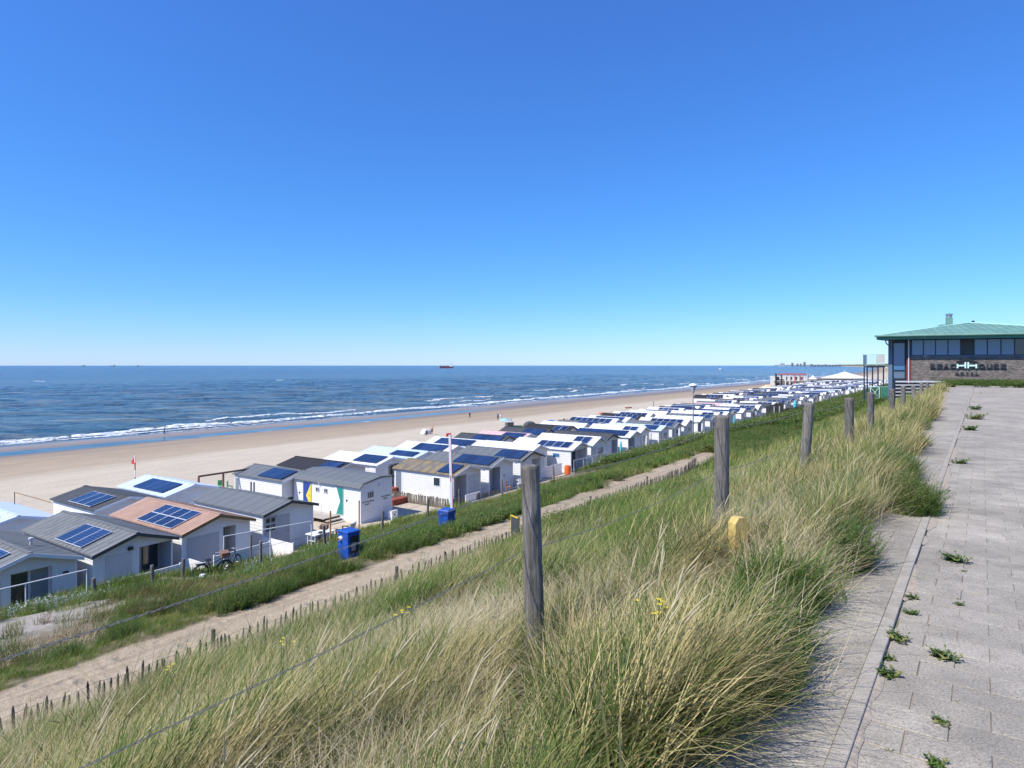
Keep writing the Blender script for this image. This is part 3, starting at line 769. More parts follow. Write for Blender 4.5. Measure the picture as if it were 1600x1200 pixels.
reg('herb', [herb('m', 60, 26, .36, .028, M['herb'], 50 + i, .17) for i in range(3)])
reg('herb_far', [herb('m', 50, 12, .52, .11, M['herb'], 55 + i, .36) for i in range(3)])
reg('dry', [herb('m', 26, 12, .34, .04, M['dryherb'], 60 + i) for i in range(2)])
reg('silver', [herb('m', 22, 12, .28, .085, M['silver'], 65 + i, .16) for i in range(2)])
reg('weed', [herb('m', 16, 9, .09, .05, M['herb'], 70 + i, .03, -.6) for i in range(2)] + [blades('m', 30, .02, .12, .003, M['lawn'], 73, (40, 70), 3, 180)])
def seeds(seed):
    r = random.Random(seed); b = MB(); cs = []
    for k in range(6):
        x, y = r.gauss(0, .08), r.gauss(0, .08); h = r.uniform(.55, .85); ln = r.uniform(.2, .55); sd = r.uniform(-.15, .15); q = [(x + ln * h * f ** 1.7, y + sd * f * f, h * f * (1 - .12 * f)) for f in (0, .3, .6, .85, .93, 1.0, 1.08)]
        b.tube(q[:4], .0011, 3); b.tube(q[3:], [.0012, .0040, .0034, .0006], 5)
    me = b.mesh('m', M['straw']); set_attr(me, np.full(len(me.vertices), .6)); return bpy.data.objects.new('m', me)
reg('seed', [seeds(200 + i) for i in range(3)])
ks = sum(KIND.values(), [])

PTS = {}
def scatter(group, p, key, rz, sc, tilt=(0, 0)):
    PTS.setdefault(group, []).append((p[0], p[1], p[2], tilt[0], tilt[1], rz, sc, rg.choice(KIND[key])))
rg = random.Random(21)
keep_clear = []
def wind(s=None, t=0): return R(-8) + rg.gauss(0, R(30)) + (0 if s is None else R(110) * (float(fbm(n3, s * .45 + 3, t * .6 + 8, 3)) - .5))
CLEAR = [(1152, 5.6, .15, 2.4), (545, 20.0, .5, 2.2), (698, 28.0, .6, 6), (300, 30.5, 1.3, 6), (336, 31.5, 1.3, 6), (838, 4.2, .16, 2.2), (448, 36, 1.2, 5), (470, 40, 1.2, 5)]
def blocked(p, rot):
    for u, D, w, L in CLEAR:                    # things stand clear of the tall growth in front of them
        k = (u - 800) / 1000
        if D - L < p.y < D + .1 and -w - (.22 if D < 8 else 0) < p.x - k * p.y < w: return rg.random() < .95
    return False
def field(n, dmin, dmax, power, zone, group, kmin=-.92, kmax=.86):
    c = 0
    ff = np.random.RandomState(n).rand(n, 3)
    for a, b_, e in ff:
        D = dmin * (dmax / dmin) ** (a ** power) ; k = kmin + (kmax - kmin) * b_
        p = Vector((k * D, D, 0)); s, t = st(p)
        r = zone(s, t, D, e)
        if r is None: continue
        key, sc, rot = r
        p.z = (Tz(s, t) if t > 1.08 or group != 'dune_grass' else 14.43) - .02
        if blocked(p, rot): continue
        scatter(group, p, key, rot, sc, (rg.gauss(0, .08), rg.gauss(0, .08)))
HERB_NEAR = [(3.45, 1.05, .62, .34), (4.5, .98, .5, .20), (5.7, .80, .4, .20), (8.4, .52, .6, .26), (10.6, .75, .7, .2), (15.0, .8, .9, .25), (19.5, 1.0, 1.2, .3), (26, 1.3, 1.5, .3), (33, 1.3, 1.8, .3), (43, 1.3, 2.2, .3), (5.8, 3.5, .6, .3), (2.7, 4.5, .5, .3)]
def inherb(s, t, g=1.0):
    return any(((s - a) / (L * g)) ** 2 + ((t - b_) / (w * g * 1.3)) ** 2 < 1 for a, b_, L, w in HERB_NEAR)
def edge(s): return .90 + .10 * float(sstep(5, 2.5, s)) + .10 * math.sin(s * 1.3) + .10 * math.sin(s * 3.1 + 1)
def zoneA(s, t, D, e):
    if s < -6: return None
    ed = edge(s)
    if t < ed or t > 11.15: return None
    if s > 62 and t < 6: return None
    if inherb(s, t, .8) and e < .75: return None
    far_ = D > 17
    big = float(fbm(n2, s * .13 + 40, t * .25 + 40, 3))
    wild = sstep(9.5, 6.0, t)
    if far_:
        if big > .56 and t > 3.2 and e < .7: return ('herb_far', .6 + .5 * e, rg.uniform(0, 6.28))
        if t > 4 and e < .35: return ('lawn_far', .9 + .4 * e, wind())
        return ('marram_dry_far' if big + .25 * rg.random() > .60 or t < 2.6 else 'marram_far', (.75 + .5 * rg.random()) * (1.0 if t < 5 else .8 if t < 9.3 else .5), wind(s, t))
    x = rg.random()
    if big > .62 and x < .22: return ('herb', .45 + .3 * rg.random(), rg.uniform(0, 6.28))
    pale = float(fbm(n1, s * .5 + 4, t * .8 + 9, 3))
    if x < .09 * (1 if pale > .5 else .3): return ('straw', .6 + .45 * rg.random(), wind())
    if x < .24: return ('flat', .8 + .4 * rg.random(), rg.uniform(0, 6.28))
    if x < .26 and e < .5: return ('herb', .4 + .3 * rg.random(), rg.uniform(0, 6.28))
    if x < .38: return ('lawn', 1.0 + .5 * rg.random(), wind())
    ht = float(fbm(n2, s * .9 + 14, t * 1.1 + 19, 3))
    if x > .93 and ht > .45: return ('tussock', .8 + .45 * rg.random(), wind(s, t))
    tall = (.18 + 1.5 * ht) * (.75 + .5 * rg.random()) * (.85 + .15 * float(sstep(2.5, 5.5, D)))
    if ht < .40 and x > .62: return ('flat', .7 + .4 * rg.random(), rg.uniform(0, 6.28))
    if x > .885: return ('seed', .8 + .35 * rg.random(), wind(s, t)) if rg.random() < .2 else ('straw', .75, wind(s, t))
    dry = pale + .3 * float(sstep(3.4, 1.6, t)) + .15 * rg.random() > .71
    return ('marram_dry' if dry else 'marram', tall * (1.0 if t < 9 else .7), wind(s, t))
field(30000, 1.9, 24, .95, zoneA, 'dune_grass')
field(15000, 16, 90, .95, zoneA, 'dune_grass')
# herbs spilling over the slabs
for (a, b_, L, w) in HERB_NEAR:
    n = int(150 * L * w * 4) if a < 12 else int(40 * L)
    for k in range(n):
        an = rg.uniform(0, 6.28); rr = math.sqrt(rg.random()); s = a + L * rr * math.cos(an); t = b_ + w * rr * math.sin(an)
        p = W(s, t); p.z = max(Tz(s, t), 14.43 if t < 1.1 else 0) - .02
        edge_f = 1 - .45 * rr
        kk = 'herb_far' if a > 17 else 'herb' if rg.random() < .62 else 'marram' if rr < .6 else 'lawn'
        scatter('green_herbs', p, kk, wind() if kk in ('marram', 'lawn') else rg.uniform(0, 6.28), (.60 + .42 * rg.random()) * edge_f * (1.15 if a < 17 else .75), (rg.gauss(0, .25), rg.gauss(0, .25)))
def zoneB(s, t, D, e):                 # between path and huts
    q = t
    if q < 13.5 or q > 33.0: return None
    if t > 32 and s > 17: return None
    big = float(fbm(n3, s * .10 + 7, t * .16 + 3, 3)); m2 = float(fbm(n1, s * .35 + 7, t * .5 + 3, 3))
    if 17 < t < 25.5 and s < 8.5 + (t - 16) * .5:
        trod = sstep(8.5 + (t - 16) * .5, 6, s) ** .5
        if e < trod * .97: 
            if rg.random() > .05: return None
        if t > 22.5 and rg.random() < .5: return ('silver', .9 + .5 * rg.random(), rg.uniform(0, 6))
    if s < 7 and 13.4 < t < 17.5 and (m2 > .50): return ('dry' if rg.random() < .5 else 'flat', .8 + .5 * rg.random(), rg.uniform(0, 6)) if rg.random() < .30 else None
    if s > 38 and t > 29: return None
    if 33 < s and t > 25.5 and m2 > .45: return None
    far_ = D > 20
    x = rg.random()
    if s < 8 and t < 16.5: return (('herb', .7 + .35 * rg.random(), 0) if m2 > .46 else ('lawn', .8, wind())) if e < .75 else None
    if t > 29.5: return ('lawn_far' if far_ else 'lawn', 1.2 + .6 * x, wind()) if x < .8 else ('marram_far', .7, wind())
    if s < 20 and t > 23 and x < .10: return ('silver', .9 + .7 * rg.random(), rg.uniform(0, 6))
    if x < (.66 if 8 < s < 34 else .48) + (big - .5) * 2: return ('herb_far' if far_ else 'herb', (.68 if far_ else 1.1) * (.7 + .5 * rg.random()), rg.uniform(0, 6))
    if x < (.60 if m2 > .6 else .50): return ('dry', .9, rg.uniform(0, 6))
    if x < .82: return ('lawn_far' if far_ else 'lawn', 1.3, wind())
    return ('marram_far', .55 + .35 * rg.random(), wind())
field(26000, 10, 100, 1.0, zoneB, 'dune_scrub')
def zoneC(s, t, D, e):                 # the long hillside beyond
    if t < 2 or t > 31.5 or s < 55: return None
    if s > 62 and t < 5.5: return None
    if 10.9 < t < 13.6 and s < 42: return None
    x = rg.random(); big = float(fbm(n3, s * .10 + 7, t * .16 + 3, 3))
    if big + .3 * x > .66: return ('herb_far', 1.2 + .8 * x, rg.uniform(0, 6))
    if x < .5: return ('lawn_far', 1.7, wind())
    return ('marram_far', 1.0 + .5 * x, wind())
field(14000, 55, 330, .9, zoneC, 'dune_scrub', .0, .75)
# filling between path end and hillside
def zoneD(s, t, D, e):
    if s < 37 or s > 60 or not 11.0 < t < 13.6: return None
    if s < 41 and t > 11.4: return None
    x = rg.random()
    return ('marram_far', .8 + .4 * x, wind()) if x < .5 else ('herb_far', .7 + .4 * x, 0)
field(26000, 33, 62, 1.0, zoneD, 'dune_scrub', -.1, .6)
# bank of grass between pavement end and the building
for k in range(2600):
    a = rg.uniform(-2, 14); dd = rg.uniform(.15, 8); p = Vector((EP.x + .908 * a + .418 * dd, EP.y - .418 * a + .908 * dd, 0)); s, t = st(p)
    if t > 1.2: continue
    p.z = Tz(s, t); scatter('bank_grass', p, 'lawn_far' if rg.random() < .7 else 'herb_far', wind(), .7 + .5 * rg.random())
def build_points(group, name, label, cat):
    d = np.array(PTS[group]); me = bpy.data.meshes.new(name)
    me.vertices.add(len(d)); me.vertices.foreach_set('co', d[:, :3].astype(np.float32).ravel())
    a = me.attributes.new('rot', 'FLOAT_VECTOR', 'POINT'); a.data.foreach_set('vector', d[:, 3:6].astype(np.float32).ravel())
    a = me.attributes.new('sc', 'FLOAT', 'POINT'); a.data.foreach_set('value', d[:, 6].astype(np.float32))
    a = me.attributes.new('idx', 'INT', 'POINT'); a.data.foreach_set('value', d[:, 7].astype(np.int32))
    me.update(); o = tag(link(name, me), label, cat, kind='stuff')
    ng = bpy.data.node_groups.get('scatter_tufts')
    if not ng:
        ng = bpy.data.node_groups.new('scatter_tufts', 'GeometryNodeTree')
        ng.interface.new_socket('Geometry', in_out='INPUT', socket_type='NodeSocketGeometry')
        ng.interface.new_socket('Geometry', in_out='OUTPUT', socket_type='NodeSocketGeometry')
        N = ng.nodes; L = ng.links
        gi = N.new('NodeGroupInput'); go = N.new('NodeGroupOutput')
        ci = N.new('GeometryNodeCollectionInfo'); ci.inputs['Collection'].default_value = tufts
        ci.inputs['Separate Children'].default_value = True; ci.inputs['Reset Children'].default_value = True
        ip = N.new('GeometryNodeInstanceOnPoints'); ip.inputs['Pick Instance'].default_value = True
        mp = N.new('GeometryNodeMeshToPoints')
        def attr(nm, ty):
            x = N.new('GeometryNodeInputNamedAttribute'); x.data_type = ty; x.inputs['Name'].default_value = nm; return x.outputs['Attribute']
        L.new(gi.outputs[0], mp.inputs['Mesh']); L.new(mp.outputs[0], ip.inputs['Points']); L.new(ci.outputs[0], ip.inputs['Instance'])
        L.new(attr('idx', 'INT'), ip.inputs['Instance Index']); L.new(attr('rot', 'FLOAT_VECTOR'), ip.inputs['Rotation']); L.new(attr('sc', 'FLOAT'), ip.inputs['Scale'])
        L.new(ip.outputs[0], go.inputs[0])
    md = o.modifiers.new('scatter', 'NODES'); md.node_group = ng; return o
build_points('dune_grass', 'dune_grass', 'wind-bent marram grass, green and straw, covering the near dune slope', 'dune grass')
build_points('green_herbs', 'green_herbs', 'dark green leafy herbs spilling over the concrete slabs by the kerb', 'ground cover')
build_points('dune_scrub', 'dune_scrub', 'low green scrub and grass between the sandy path and the huts', 'scrub')
build_points('bank_grass', 'bank_grass', 'green grass bank between the pavement end and the brick building', 'grass')
# ------------------------------------------------------------------ beach huts
_cache = {}
def cached(key, fn):
    if key not in _cache: _cache[key] = fn()
    return _cache[key]
HZ = 2.42                                   # eaves height
def roof_h(x, w, rise): return HZ + rise * (1 - abs(2 * x / w - 1))
def siding(b, p0, p1, prof, z0=0.0, step=.19, lap=.022, m=0):
    """lapped boards from p0 to p1 (outward side on the right hand), prof(f) = top height at fraction f (concave)"""
    p0 = Vector(p0); p1 = Vector(p1); d = p1 - p0; n = Vector((d.y, -d.x)).normalized()
    fs_ = [i / 24 for i in range(25)]; top = max(prof(f) for f in fs_)
    z = z0
    def ext(z):
        ok = [f for f in fs_ if prof(f) >= z - 1e-6]
        return (min(ok), max(ok)) if ok else None
    while z < top - .01:
        z2 = min(z + step, top); a = ext(z); c = ext(z2) or (a[0] * .5 + a[1] * .5,) * 2
        q = [p0 + d * a[0] + n * lap, p0 + d * a[1] + n * lap, p0 + d * c[1], p0 + d * c[0]]
        o = [(q[0].x, q[0].y, z), (q[1].x, q[1].y, z), (q[2].x, q[2].y, z2), (q[3].x, q[3].y, z2)]
        u0 = p0 + d * a[0]; u1 = p0 + d * a[1]
        b.add(o + [(u0.x, u0.y, z), (u1.x, u1.y, z)], [(0, 1, 2, 3), (4, 5, 1, 0)], m)
        z = z2
def roof_mesh(w, L, rise, kind, ov=.18, of=.35, ob=.15, th=.07):
    b = MB(); k = rise / (w / 2); x0 = -ov; z0 = HZ - ov * k; r = HZ + rise
    ribs = {'roof_tan': .22, 'roof_grey': .48}.get(kind)
    y0, y1 = -of, L + ob
    P = [(x0, z0), (w / 2, r), (w - x0, z0)]
    for (xa, za), (xb, zb) in ((P[0], P[1]), (P[1], P[2])):
        b.add([(xa, y0, za + .02), (xb, y0, zb + .02), (xb, y1, zb + .02), (xa, y1, za + .02), (xa, y0, za + th + .02), (xb, y0, zb + th + .02), (xb, y1, zb + th + .02), (xa, y1, za + th + .02)],
              [(0, 3, 2, 1), (4, 5, 6, 7), (0, 1, 5, 4), (2, 3, 7, 6), (3, 0, 4, 7) if xa == x0 else (1, 2, 6, 5)])
        if ribs:
            n = int((y1 - y0) / ribs)
            for i in range(1, n):
                y = y0 + i * ribs; h = .018
                b.add([(xa, y - .03, za + th + .021), (xb, y - .03, zb + th + .021), (xb, y + .03, zb + th + .021), (xa, y + .03, za + th + .021),
                       (xa, y - .015, za + th + .02 + h), (xb, y - .015, zb + th + .02 + h), (xb, y + .015, zb + th + .02 + h), (xa, y + .015, za + th + .02 + h)],
                      [(4, 5, 6, 7), (0, 1, 5, 4), (2, 3, 7, 6)])
    b.box(w / 2 - .09, y0, r + th + .0, w / 2 + .09, y1, r + th + .045)
    return b.mesh('roof', M[kind])
def fascia_mesh(w, rise, mat_, ov=.18, of=.35, d=.16):
    b = MB(); k = rise / (w / 2); z0 = HZ - ov * k; r = HZ + rise
    for (xa, za), (xb, zb) in (((-ov - .01, z0), (w / 2, r)), ((w / 2, r), (w + ov + .01, z0))):
        y0, y1 = -of - .03, -of - .002
        b.add([(xa, y0, za + .08 - d), (xb, y0, zb + .08 - d), (xb, y0, zb + .085), (xa, y0, za + .085), (xa, y1, za + .08 - d), (xb, y1, zb + .08 - d), (xb, y1, zb + .085), (xa, y1, za + .085)],
              [(0, 1, 2, 3), (4, 7, 6, 5), (3, 2, 6, 7), (0, 4, 5, 1)])
    return b.mesh('fascia', M[mat_])
def wall_mesh(w, L, rise, porch, mat_, mat2=None, simple=False):
    """porch = (x0, x1, depth) recess in the front gable or None"""
    b = MB(); step = .19 if not simple else .6
    rf = lambda f: roof_h(f * w, w, rise)
    siding(b, (0, L), (0, 0), lambda f: HZ, step=step)
    siding(b, (w, 0), (w, L), lambda f: HZ, step=step)
    siding(b, (w, L), (0, L), lambda f: rf(1 - f), step=step)
    if not porch: siding(b, (0, 0), (w, 0), rf, step=step)
    else:
        x0, x1, dp = porch
        if x0 > .02: siding(b, (0, 0), (x0, 0), lambda f: roof_h(f * x0, w, rise), step=step)
        if x1 < w - .02: siding(b, (x1, 0), (w, 0), lambda f: roof_h(x1 + f * (w - x1), w, rise), step=step)
        lin = 2.28
        # lintel over the porch
        siding(b, (x0, 0), (x1, 0), lambda f: roof_h(x0 + f * (x1 - x0), w, rise), z0=lin, step=step)
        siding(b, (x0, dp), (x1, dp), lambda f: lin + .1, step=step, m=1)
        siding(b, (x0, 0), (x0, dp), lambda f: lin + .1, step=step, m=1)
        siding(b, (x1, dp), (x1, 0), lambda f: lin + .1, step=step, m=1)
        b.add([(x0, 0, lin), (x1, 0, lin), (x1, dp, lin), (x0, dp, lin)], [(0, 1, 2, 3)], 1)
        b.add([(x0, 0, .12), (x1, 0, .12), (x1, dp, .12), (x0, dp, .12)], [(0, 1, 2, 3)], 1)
    # corner boards, white
    for (cx, cy) in ((-.02, -.02), (w - .05, -.02)): b.box(cx, cy, 0, cx + .07, cy + .07, HZ - .02, 2)
    return b.mesh('wall', [M[mat_], M[mat2 or mat_], M['white']])
def window_mesh(w, h, mul=1):
    b = MB(); f = .05
    b.box(0, -.04, 0, w, .0, f); b.box(0, -.04, h - f, w, 0, h); b.box(0, -.04, f, f, 0, h - f); b.box(w - f, -.04, f, w, 0, h - f)
    for k in range(1, mul): b.box(w * k / mul - .02, -.036, f, w * k / mul + .02, 0, h - f)
    return b
def add_window(root, x, y, z, w, h, rz=0, glass='glass', frame='white', mul=1, name='window'):
    me = cached(('win', w, h, mul, frame), lambda: window_mesh(w, h, mul).mesh('window', M[frame]))
    o = link(name, me, root, (x, y, z), rz)
    g = cached(('pane', w, h, glass), lambda: MB().box(.05, -.034, .05, w - .05, -.026, h - .05).mesh('pane', M[glass]))
    link('pane', g, o); return o
def add_door(root, x, y, z, w, h, rz=0, m='white', handle=True, name='door', label=None):
    me = cached(('door', w, h, m), lambda: MB().box(0, -.035, 0, w, -.016, h).mesh('door', M[m]))
    o = link(name, me, root, (x, y, z), rz)
    if handle:
        hm = cached('handle', lambda: MB().box(0, -.075, 0, .12, -.055, .03).box(.0, -.06, 0, .02, -.03, .03).mesh('handle', M['darkgrey']))
        link('handle', hm, o, (w - .18, 0, h * .48))
    if label: o['label'] = label
    return o
def panel_me(w, l, frame):
    return cached(('panel', w, l, frame), lambda: MB().box(0, 0, 0, w, l, .035, 0).box(.025, .025, .035, w - .025, l - .025, .039, 1).mesh('solar_panel', [M[frame], M['cells']]))
def add_panels(root, w, rise, ny, nx, y0, pw=1.0, plen=1.6, frame='alublue', side=0, off=.25, gap=.02, lift=0.0):
    """ny panels along the ridge, nx up the slope"""
    k = rise / (w / 2); a = math.atan(k)
    me = panel_me(plen, pw, frame)
    for j in range(nx):
        for i in range(ny):
            u = off + j * (plen + gap)
            if side == 0:
                x = -.18 + u * math.cos(a); z = HZ - .18 * k + u * math.sin(a) + .15 + lift
                link('solar_panel', me, root, (x, y0 + i * (pw + gap), z), (0, -a, 0))
            else:
                u2 = u + plen; x = w + .18 - u2 * math.cos(a); z = HZ - .18 * k + u2 * math.sin(a) + .15 + lift
                link('solar_panel', me, root, (x, y0 + i * (pw + gap), z), (0, a, 0))
HUTROT = TH + R(1.0)
def hut(s, t, w, L, rise, roof, label, group=None, wallm='whitewall', porch=None, porchm=None, fascia='white', z=None, name='beach_hut', simple=False, rot=None, cat='beach hut', vent=False):
    z = 4.6 if z is None else z
    root = empty(name, W(s, t, z), HUTROT if rot is None else rot, label, cat, group)
    link('wall', cached(('wall', w, L, rise, porch, wallm, porchm, simple), lambda: wall_mesh(w, L, rise, porch, wallm, porchm, simple)), root)
    r = link('roof', cached(('roof', w, L, rise, roof), lambda: roof_mesh(w, L, rise, roof)), root)
    link('fascia', cached(('fas', w, rise, fascia), lambda: fascia_mesh(w, rise, fascia)), root)
    if vent:
        vm = cached('vent', lambda: MB().lathe([(.06, 0), (.06, .28), (.11, .29), (.11, .36), (0, .40)], 10).mesh('roof_vent', M['greywhite']))
        link('roof_vent', vm, r, (w * .75, L * .3, HZ + rise * .5 + .08))
    return root
# --- dune-side row, nearest huts
H = hut(9.0, 33.9, 3.9, 8.0, .62, 'roof_grey', 'grey roofed white hut with dark sliding glass door, cut by left photo edge', 'white beach huts in two rows', porch=(1.35, 2.9, .35), vent=True)
add_window(H, 1.35, .33, .12, .78, 2.1, name='sliding_door', glass='glass', frame='greywhite'); add_window(H, 2.13, .33, .12, .78, 2.1, name='sliding_door', glass='paleglass', frame='greywhite')
add_door(H, .1, 0, .1, .9, 2.0, m='greywhite'); add_panels(H, 3.9, .62, 3, 1, .6, frame='alu', off=.2)
link('wall_lamp', MB().box(0, -.08, 0, .2, 0, .12).mesh('wall_lamp', M['darkgrey']), H, (3.35, -.01, 1.75))
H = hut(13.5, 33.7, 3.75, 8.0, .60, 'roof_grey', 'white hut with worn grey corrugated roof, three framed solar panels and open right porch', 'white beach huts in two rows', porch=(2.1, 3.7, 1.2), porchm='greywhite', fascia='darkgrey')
add_window(H, 2.15, 1.18, .12, .6, 2.1, name='window', glass='paleglass', frame='greywhite'); add_window(H, 2.8, 1.18, .12, .8, 2.1, glass='glass', frame='darkgrey', name='sliding_door')
add_door(H, .55, 0, .12, 1.2, 2.05, m='greywhite', handle=False); add_panels(H, 3.75, .60, 3, 1, 1.2, frame='alu', off=.15, pw=.95, plen=1.5)
add_window(H, -.005, 4.1, .9, .5, 1.2, R(-90), name='window', glass='glass')
link('parapet', MB().box(0, 0, 0, 2.0, .06, .75).mesh('parapet', M['white']), H, (2.0, -1.5, .1)); link('wall_lamp', MB().box(0, -.12, 0, .22, 0, .16).mesh('wall_lamp', M['black']), H, (1.55, -.01, 2.25))
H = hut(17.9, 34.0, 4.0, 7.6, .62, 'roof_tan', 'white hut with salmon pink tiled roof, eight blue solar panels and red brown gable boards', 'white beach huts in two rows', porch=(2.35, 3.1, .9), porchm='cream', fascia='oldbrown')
add_window(H, 2.4, .88, .12, .65, 2.05, glass='paleglass', frame='greywhite', name='glass_door'); link('side_panel', MB().box(0, -.03, 0, 1.85, -.016, 2.0).mesh('side_panel', M['lightgrey']), H, (.25, 0, .1))
add_panels(H, 4.0, .62, 4, 2, 1.0, frame='alu', off=.12, pw=.92, plen=.9)
add_window(H, -.005, 2.1, 1.45, .42, .5, R(-90), glass='glass', frame='darkgrey'); add_window(H, -.005, 6.3, 1.45, .42, .4, R(-90), glass='glass', frame='darkgrey')
H = hut(22.95, 34.35, 3.7, 7.4, .50, 'roof_smooth', 'white hut with plain grey felt roof and grey-blue door beside four little windows', 'white beach huts in two rows', fascia='darkgrey')
add_door(H, .95, 0, .1, .95, 2.05, m='lightgrey')
for a in (.22, .58):
    for c in (1.35, 1.85): add_window(H, a, 0, c, .26, .36 if c < 1.5 else .26, frame='darkgrey')
link('side_panel', MB().box(0, -.024, 0, .9, -.016, 2.2).mesh('side_panel', M['lightgrey']), H, (.1, 0, .05)); add_window(H, -.005, 3.0, 1.6, .9, .35, R(-90), glass='glass')
link('chimney_cap', MB().box(0, 0, 0, .22, .22, .22).mesh('chimney_cap', M['black']), H, (1.8, -.2, 2.95))
# toilet building with coloured doors
TB = empty('toilet_building', W(31.5, 35.3, 4.55), HUTROT, 'white boarded toilet building with blue-yellow and green-white doors up a small stair', 'toilet building')
b = MB(); tw, tl = 3.15, 7.5
siding(b, (0, tl), (0, 0), lambda f: 2.75, step=.2); siding(b, (tw, 0), (tw, tl), lambda f: 2.95, step=.2)
siding(b, (tw, tl), (0, tl), lambda f: 2.95 - .1 * f, step=.2); siding(b, (0, 0), (tw, 0), lambda f: 2.78 + .3 * min(1, f * 1.6), step=.2)
b.box(-.03, -.03, 0, .05, .05, 2.72); b.obj('wall', M['whitewall'], TB)
b = MB(); prof = [(-.16, 2.62), (.12, 2.92), (1.9, 3.22), (tw + .12, 3.10), (tw + .14, 2.98)]
y0, y1 = -.12, tl + .12; vs = []; fs = []
for x, z in prof: vs += [(x, y0, z), (x, y1, z)]
for i in range(4): fs.append((2 * i, 2 * i + 2, 2 * i + 3, 2 * i + 1))
for x, z in prof: vs += [(x, y0, z - .07), (x, y1, z - .07)]
for i in range(4): fs += [(2 * i, 2 * i + 10, 2 * i + 12, 2 * i + 2), (2 * i + 1, 2 * i + 3, 2 * i + 13, 2 * i + 11)]
fs += [(0, 1, 11, 10), (8, 18, 19, 9)]
b.add(vs, fs).obj('roof', M['roof_smooth'], TB)
# individual shingles of the skirt
sh = MB().box(0, 0, 0, .012, .235, .38).mesh('shingle', M['roof_smooth'])
for i in range(31): link('shingle', sh, TB, (-.185 + (i % 2) * .004, y0 + i * .2475, 2.60), (0, R(42), 0))
b = MB(); b.tube([(-.17, y0, 2.60), (.12, y0 - .01, 2.9), (1.9, y0 - .01, 3.2), (tw + .14, y0 - .01, 3.08)], .03, 6).obj('roof_edge', M['darkgrey'], TB)
def two_tone(name, y, base, tri, label):
    o = link(name, MB().box(0, -.035, 0, .95, -.016, 2.0).mesh(name, M[base]), TB, (-.012, y, .45), R(-90)); o['label'] = label
    return o
d1 = two_tone('door', 6.35, 'doorblue', None, 'blue and yellow door'); d2 = two_tone('door', 2.75, 'white', None, 'green and white door')
# door panels: tapered halves (local x runs towards the camera side of the wall)
d1b = MB().add([(.35, -.037, 1.0), (.94, -.037, .02), (.94, -.037, 1.98)], [(0, 1, 2)]).obj('yellow_panel', M['dooryellow'], d1)
b = MB(); b.add([(.22, -.037, 2.0 - .02), (.93, -.037, 1.98), (.93, -.037, 1.0), (.62, -.037, 1.0)], [(3, 2, 1, 0)]); b.add([(.18, -.037, .02), (.62, -.037, 1.0), (.93, -.037, 1.0), (.93, -.037, .02)], [(3, 2, 1, 0)])
b.obj('green_panel', M['doorgreen'], d2)
for d in (d1, d2): link('handle', cached('handle', lambda: None), d, (.75, 0, 1.0))
for y in (4.9, 3.95): add_window(TB, -.005, y, 1.85, .42, .36, R(-90), frame='greywhite', mul=2, glass='glass')
for y in (6.75, 1.4): link('door_sensor', cached('sensor', lambda: MB().box(0, 0, 0, .04, .1, .14).mesh('door_sensor', M['black'])), TB, (-.06, y, 1.5))
link('spout', MB().lathe([(.04, 0), (.04, .16), (.07, .16), (.07, .22)], 8).mesh('spout', M['white']), TB, (-.12, 4.4, 2.42))
add_window(TB, .62, 0, 1.75, .62, .48, frame='greywhite', mul=3, glass='glass'); link('wall_lamp', MB().lathe([(.0, .09), (.07, .07), (.09, 0), (.05, -.05), (0, -.06)], 10).mesh('wall_lamp', M['cream']), TB, (1.75, -.06, 2.55))
def text_mesh(body, size, depth, mat_, name, bold=0.0, spacing=1.0):
    cu = bpy.data.curves.new(name, 'FONT'); cu.body = body; cu.size = size; cu.extrude = depth / 2; cu.offset = bold; cu.space_character = spacing; cu.resolution_u = 3
    o = bpy.data.objects.new(name, cu); col.objects.link(o)
    dg = bpy.context.evaluated_depsgraph_get(); me = bpy.data.meshes.new_from_object(o.evaluated_get(dg)); me.name = name
    bpy.data.objects.remove(o); me.materials.clear(); me.materials.append(mat_); return me
for (txt, x, z, sz) in (('NIET TOEGANKELIJK', .12, 1.50, .125), ('STRAND', .38, 1.32, .115), ('TOILETGEBOUW', 1.98, 1.62, .125), ('STRAND', 2.2, 1.44, .115)):
    link('lettering', text_mesh(txt, sz, .01, M['darkgrey'], 'lettering'), TB, (x, -.03, z), (R(90), 0, 0))
# stair platform
b = MB(); b.box(-1.5, 2.2, .36, -.05, 7.3, .42); b.obj('platform', M['deck'], TB)
MB().box(-1.45, 3.4, 0, -1.40, 7.2, .34).obj('platform_skirt', M['white'], TB)
for i in range(2): MB().box(-1.4, 1.85 - i * .35, .20 - i * .16, -.1, 2.18 - i * .35, .26 - i * .16).obj('step', M['deck'], TB)
b = MB(); b.tube([(-1.45, 2.5, .4), (-1.45, 2.5, 1.4), (-1.45, 7.2, 1.4), (-1.45, 7.2, .4)], .022, 6); b.tube([(-1.45, 2.5, .95), (-1.45, 7.2, .95)], .015, 5); b.tube([(-1.45, 5, .4), (-1.45, 5, 1.4)], .02, 5); b.tube([(-1.45, 3.7, .4), (-1.45, 3.7, 1.4)], .02, 5); b.obj('handrail', M['whitepipe'], TB)

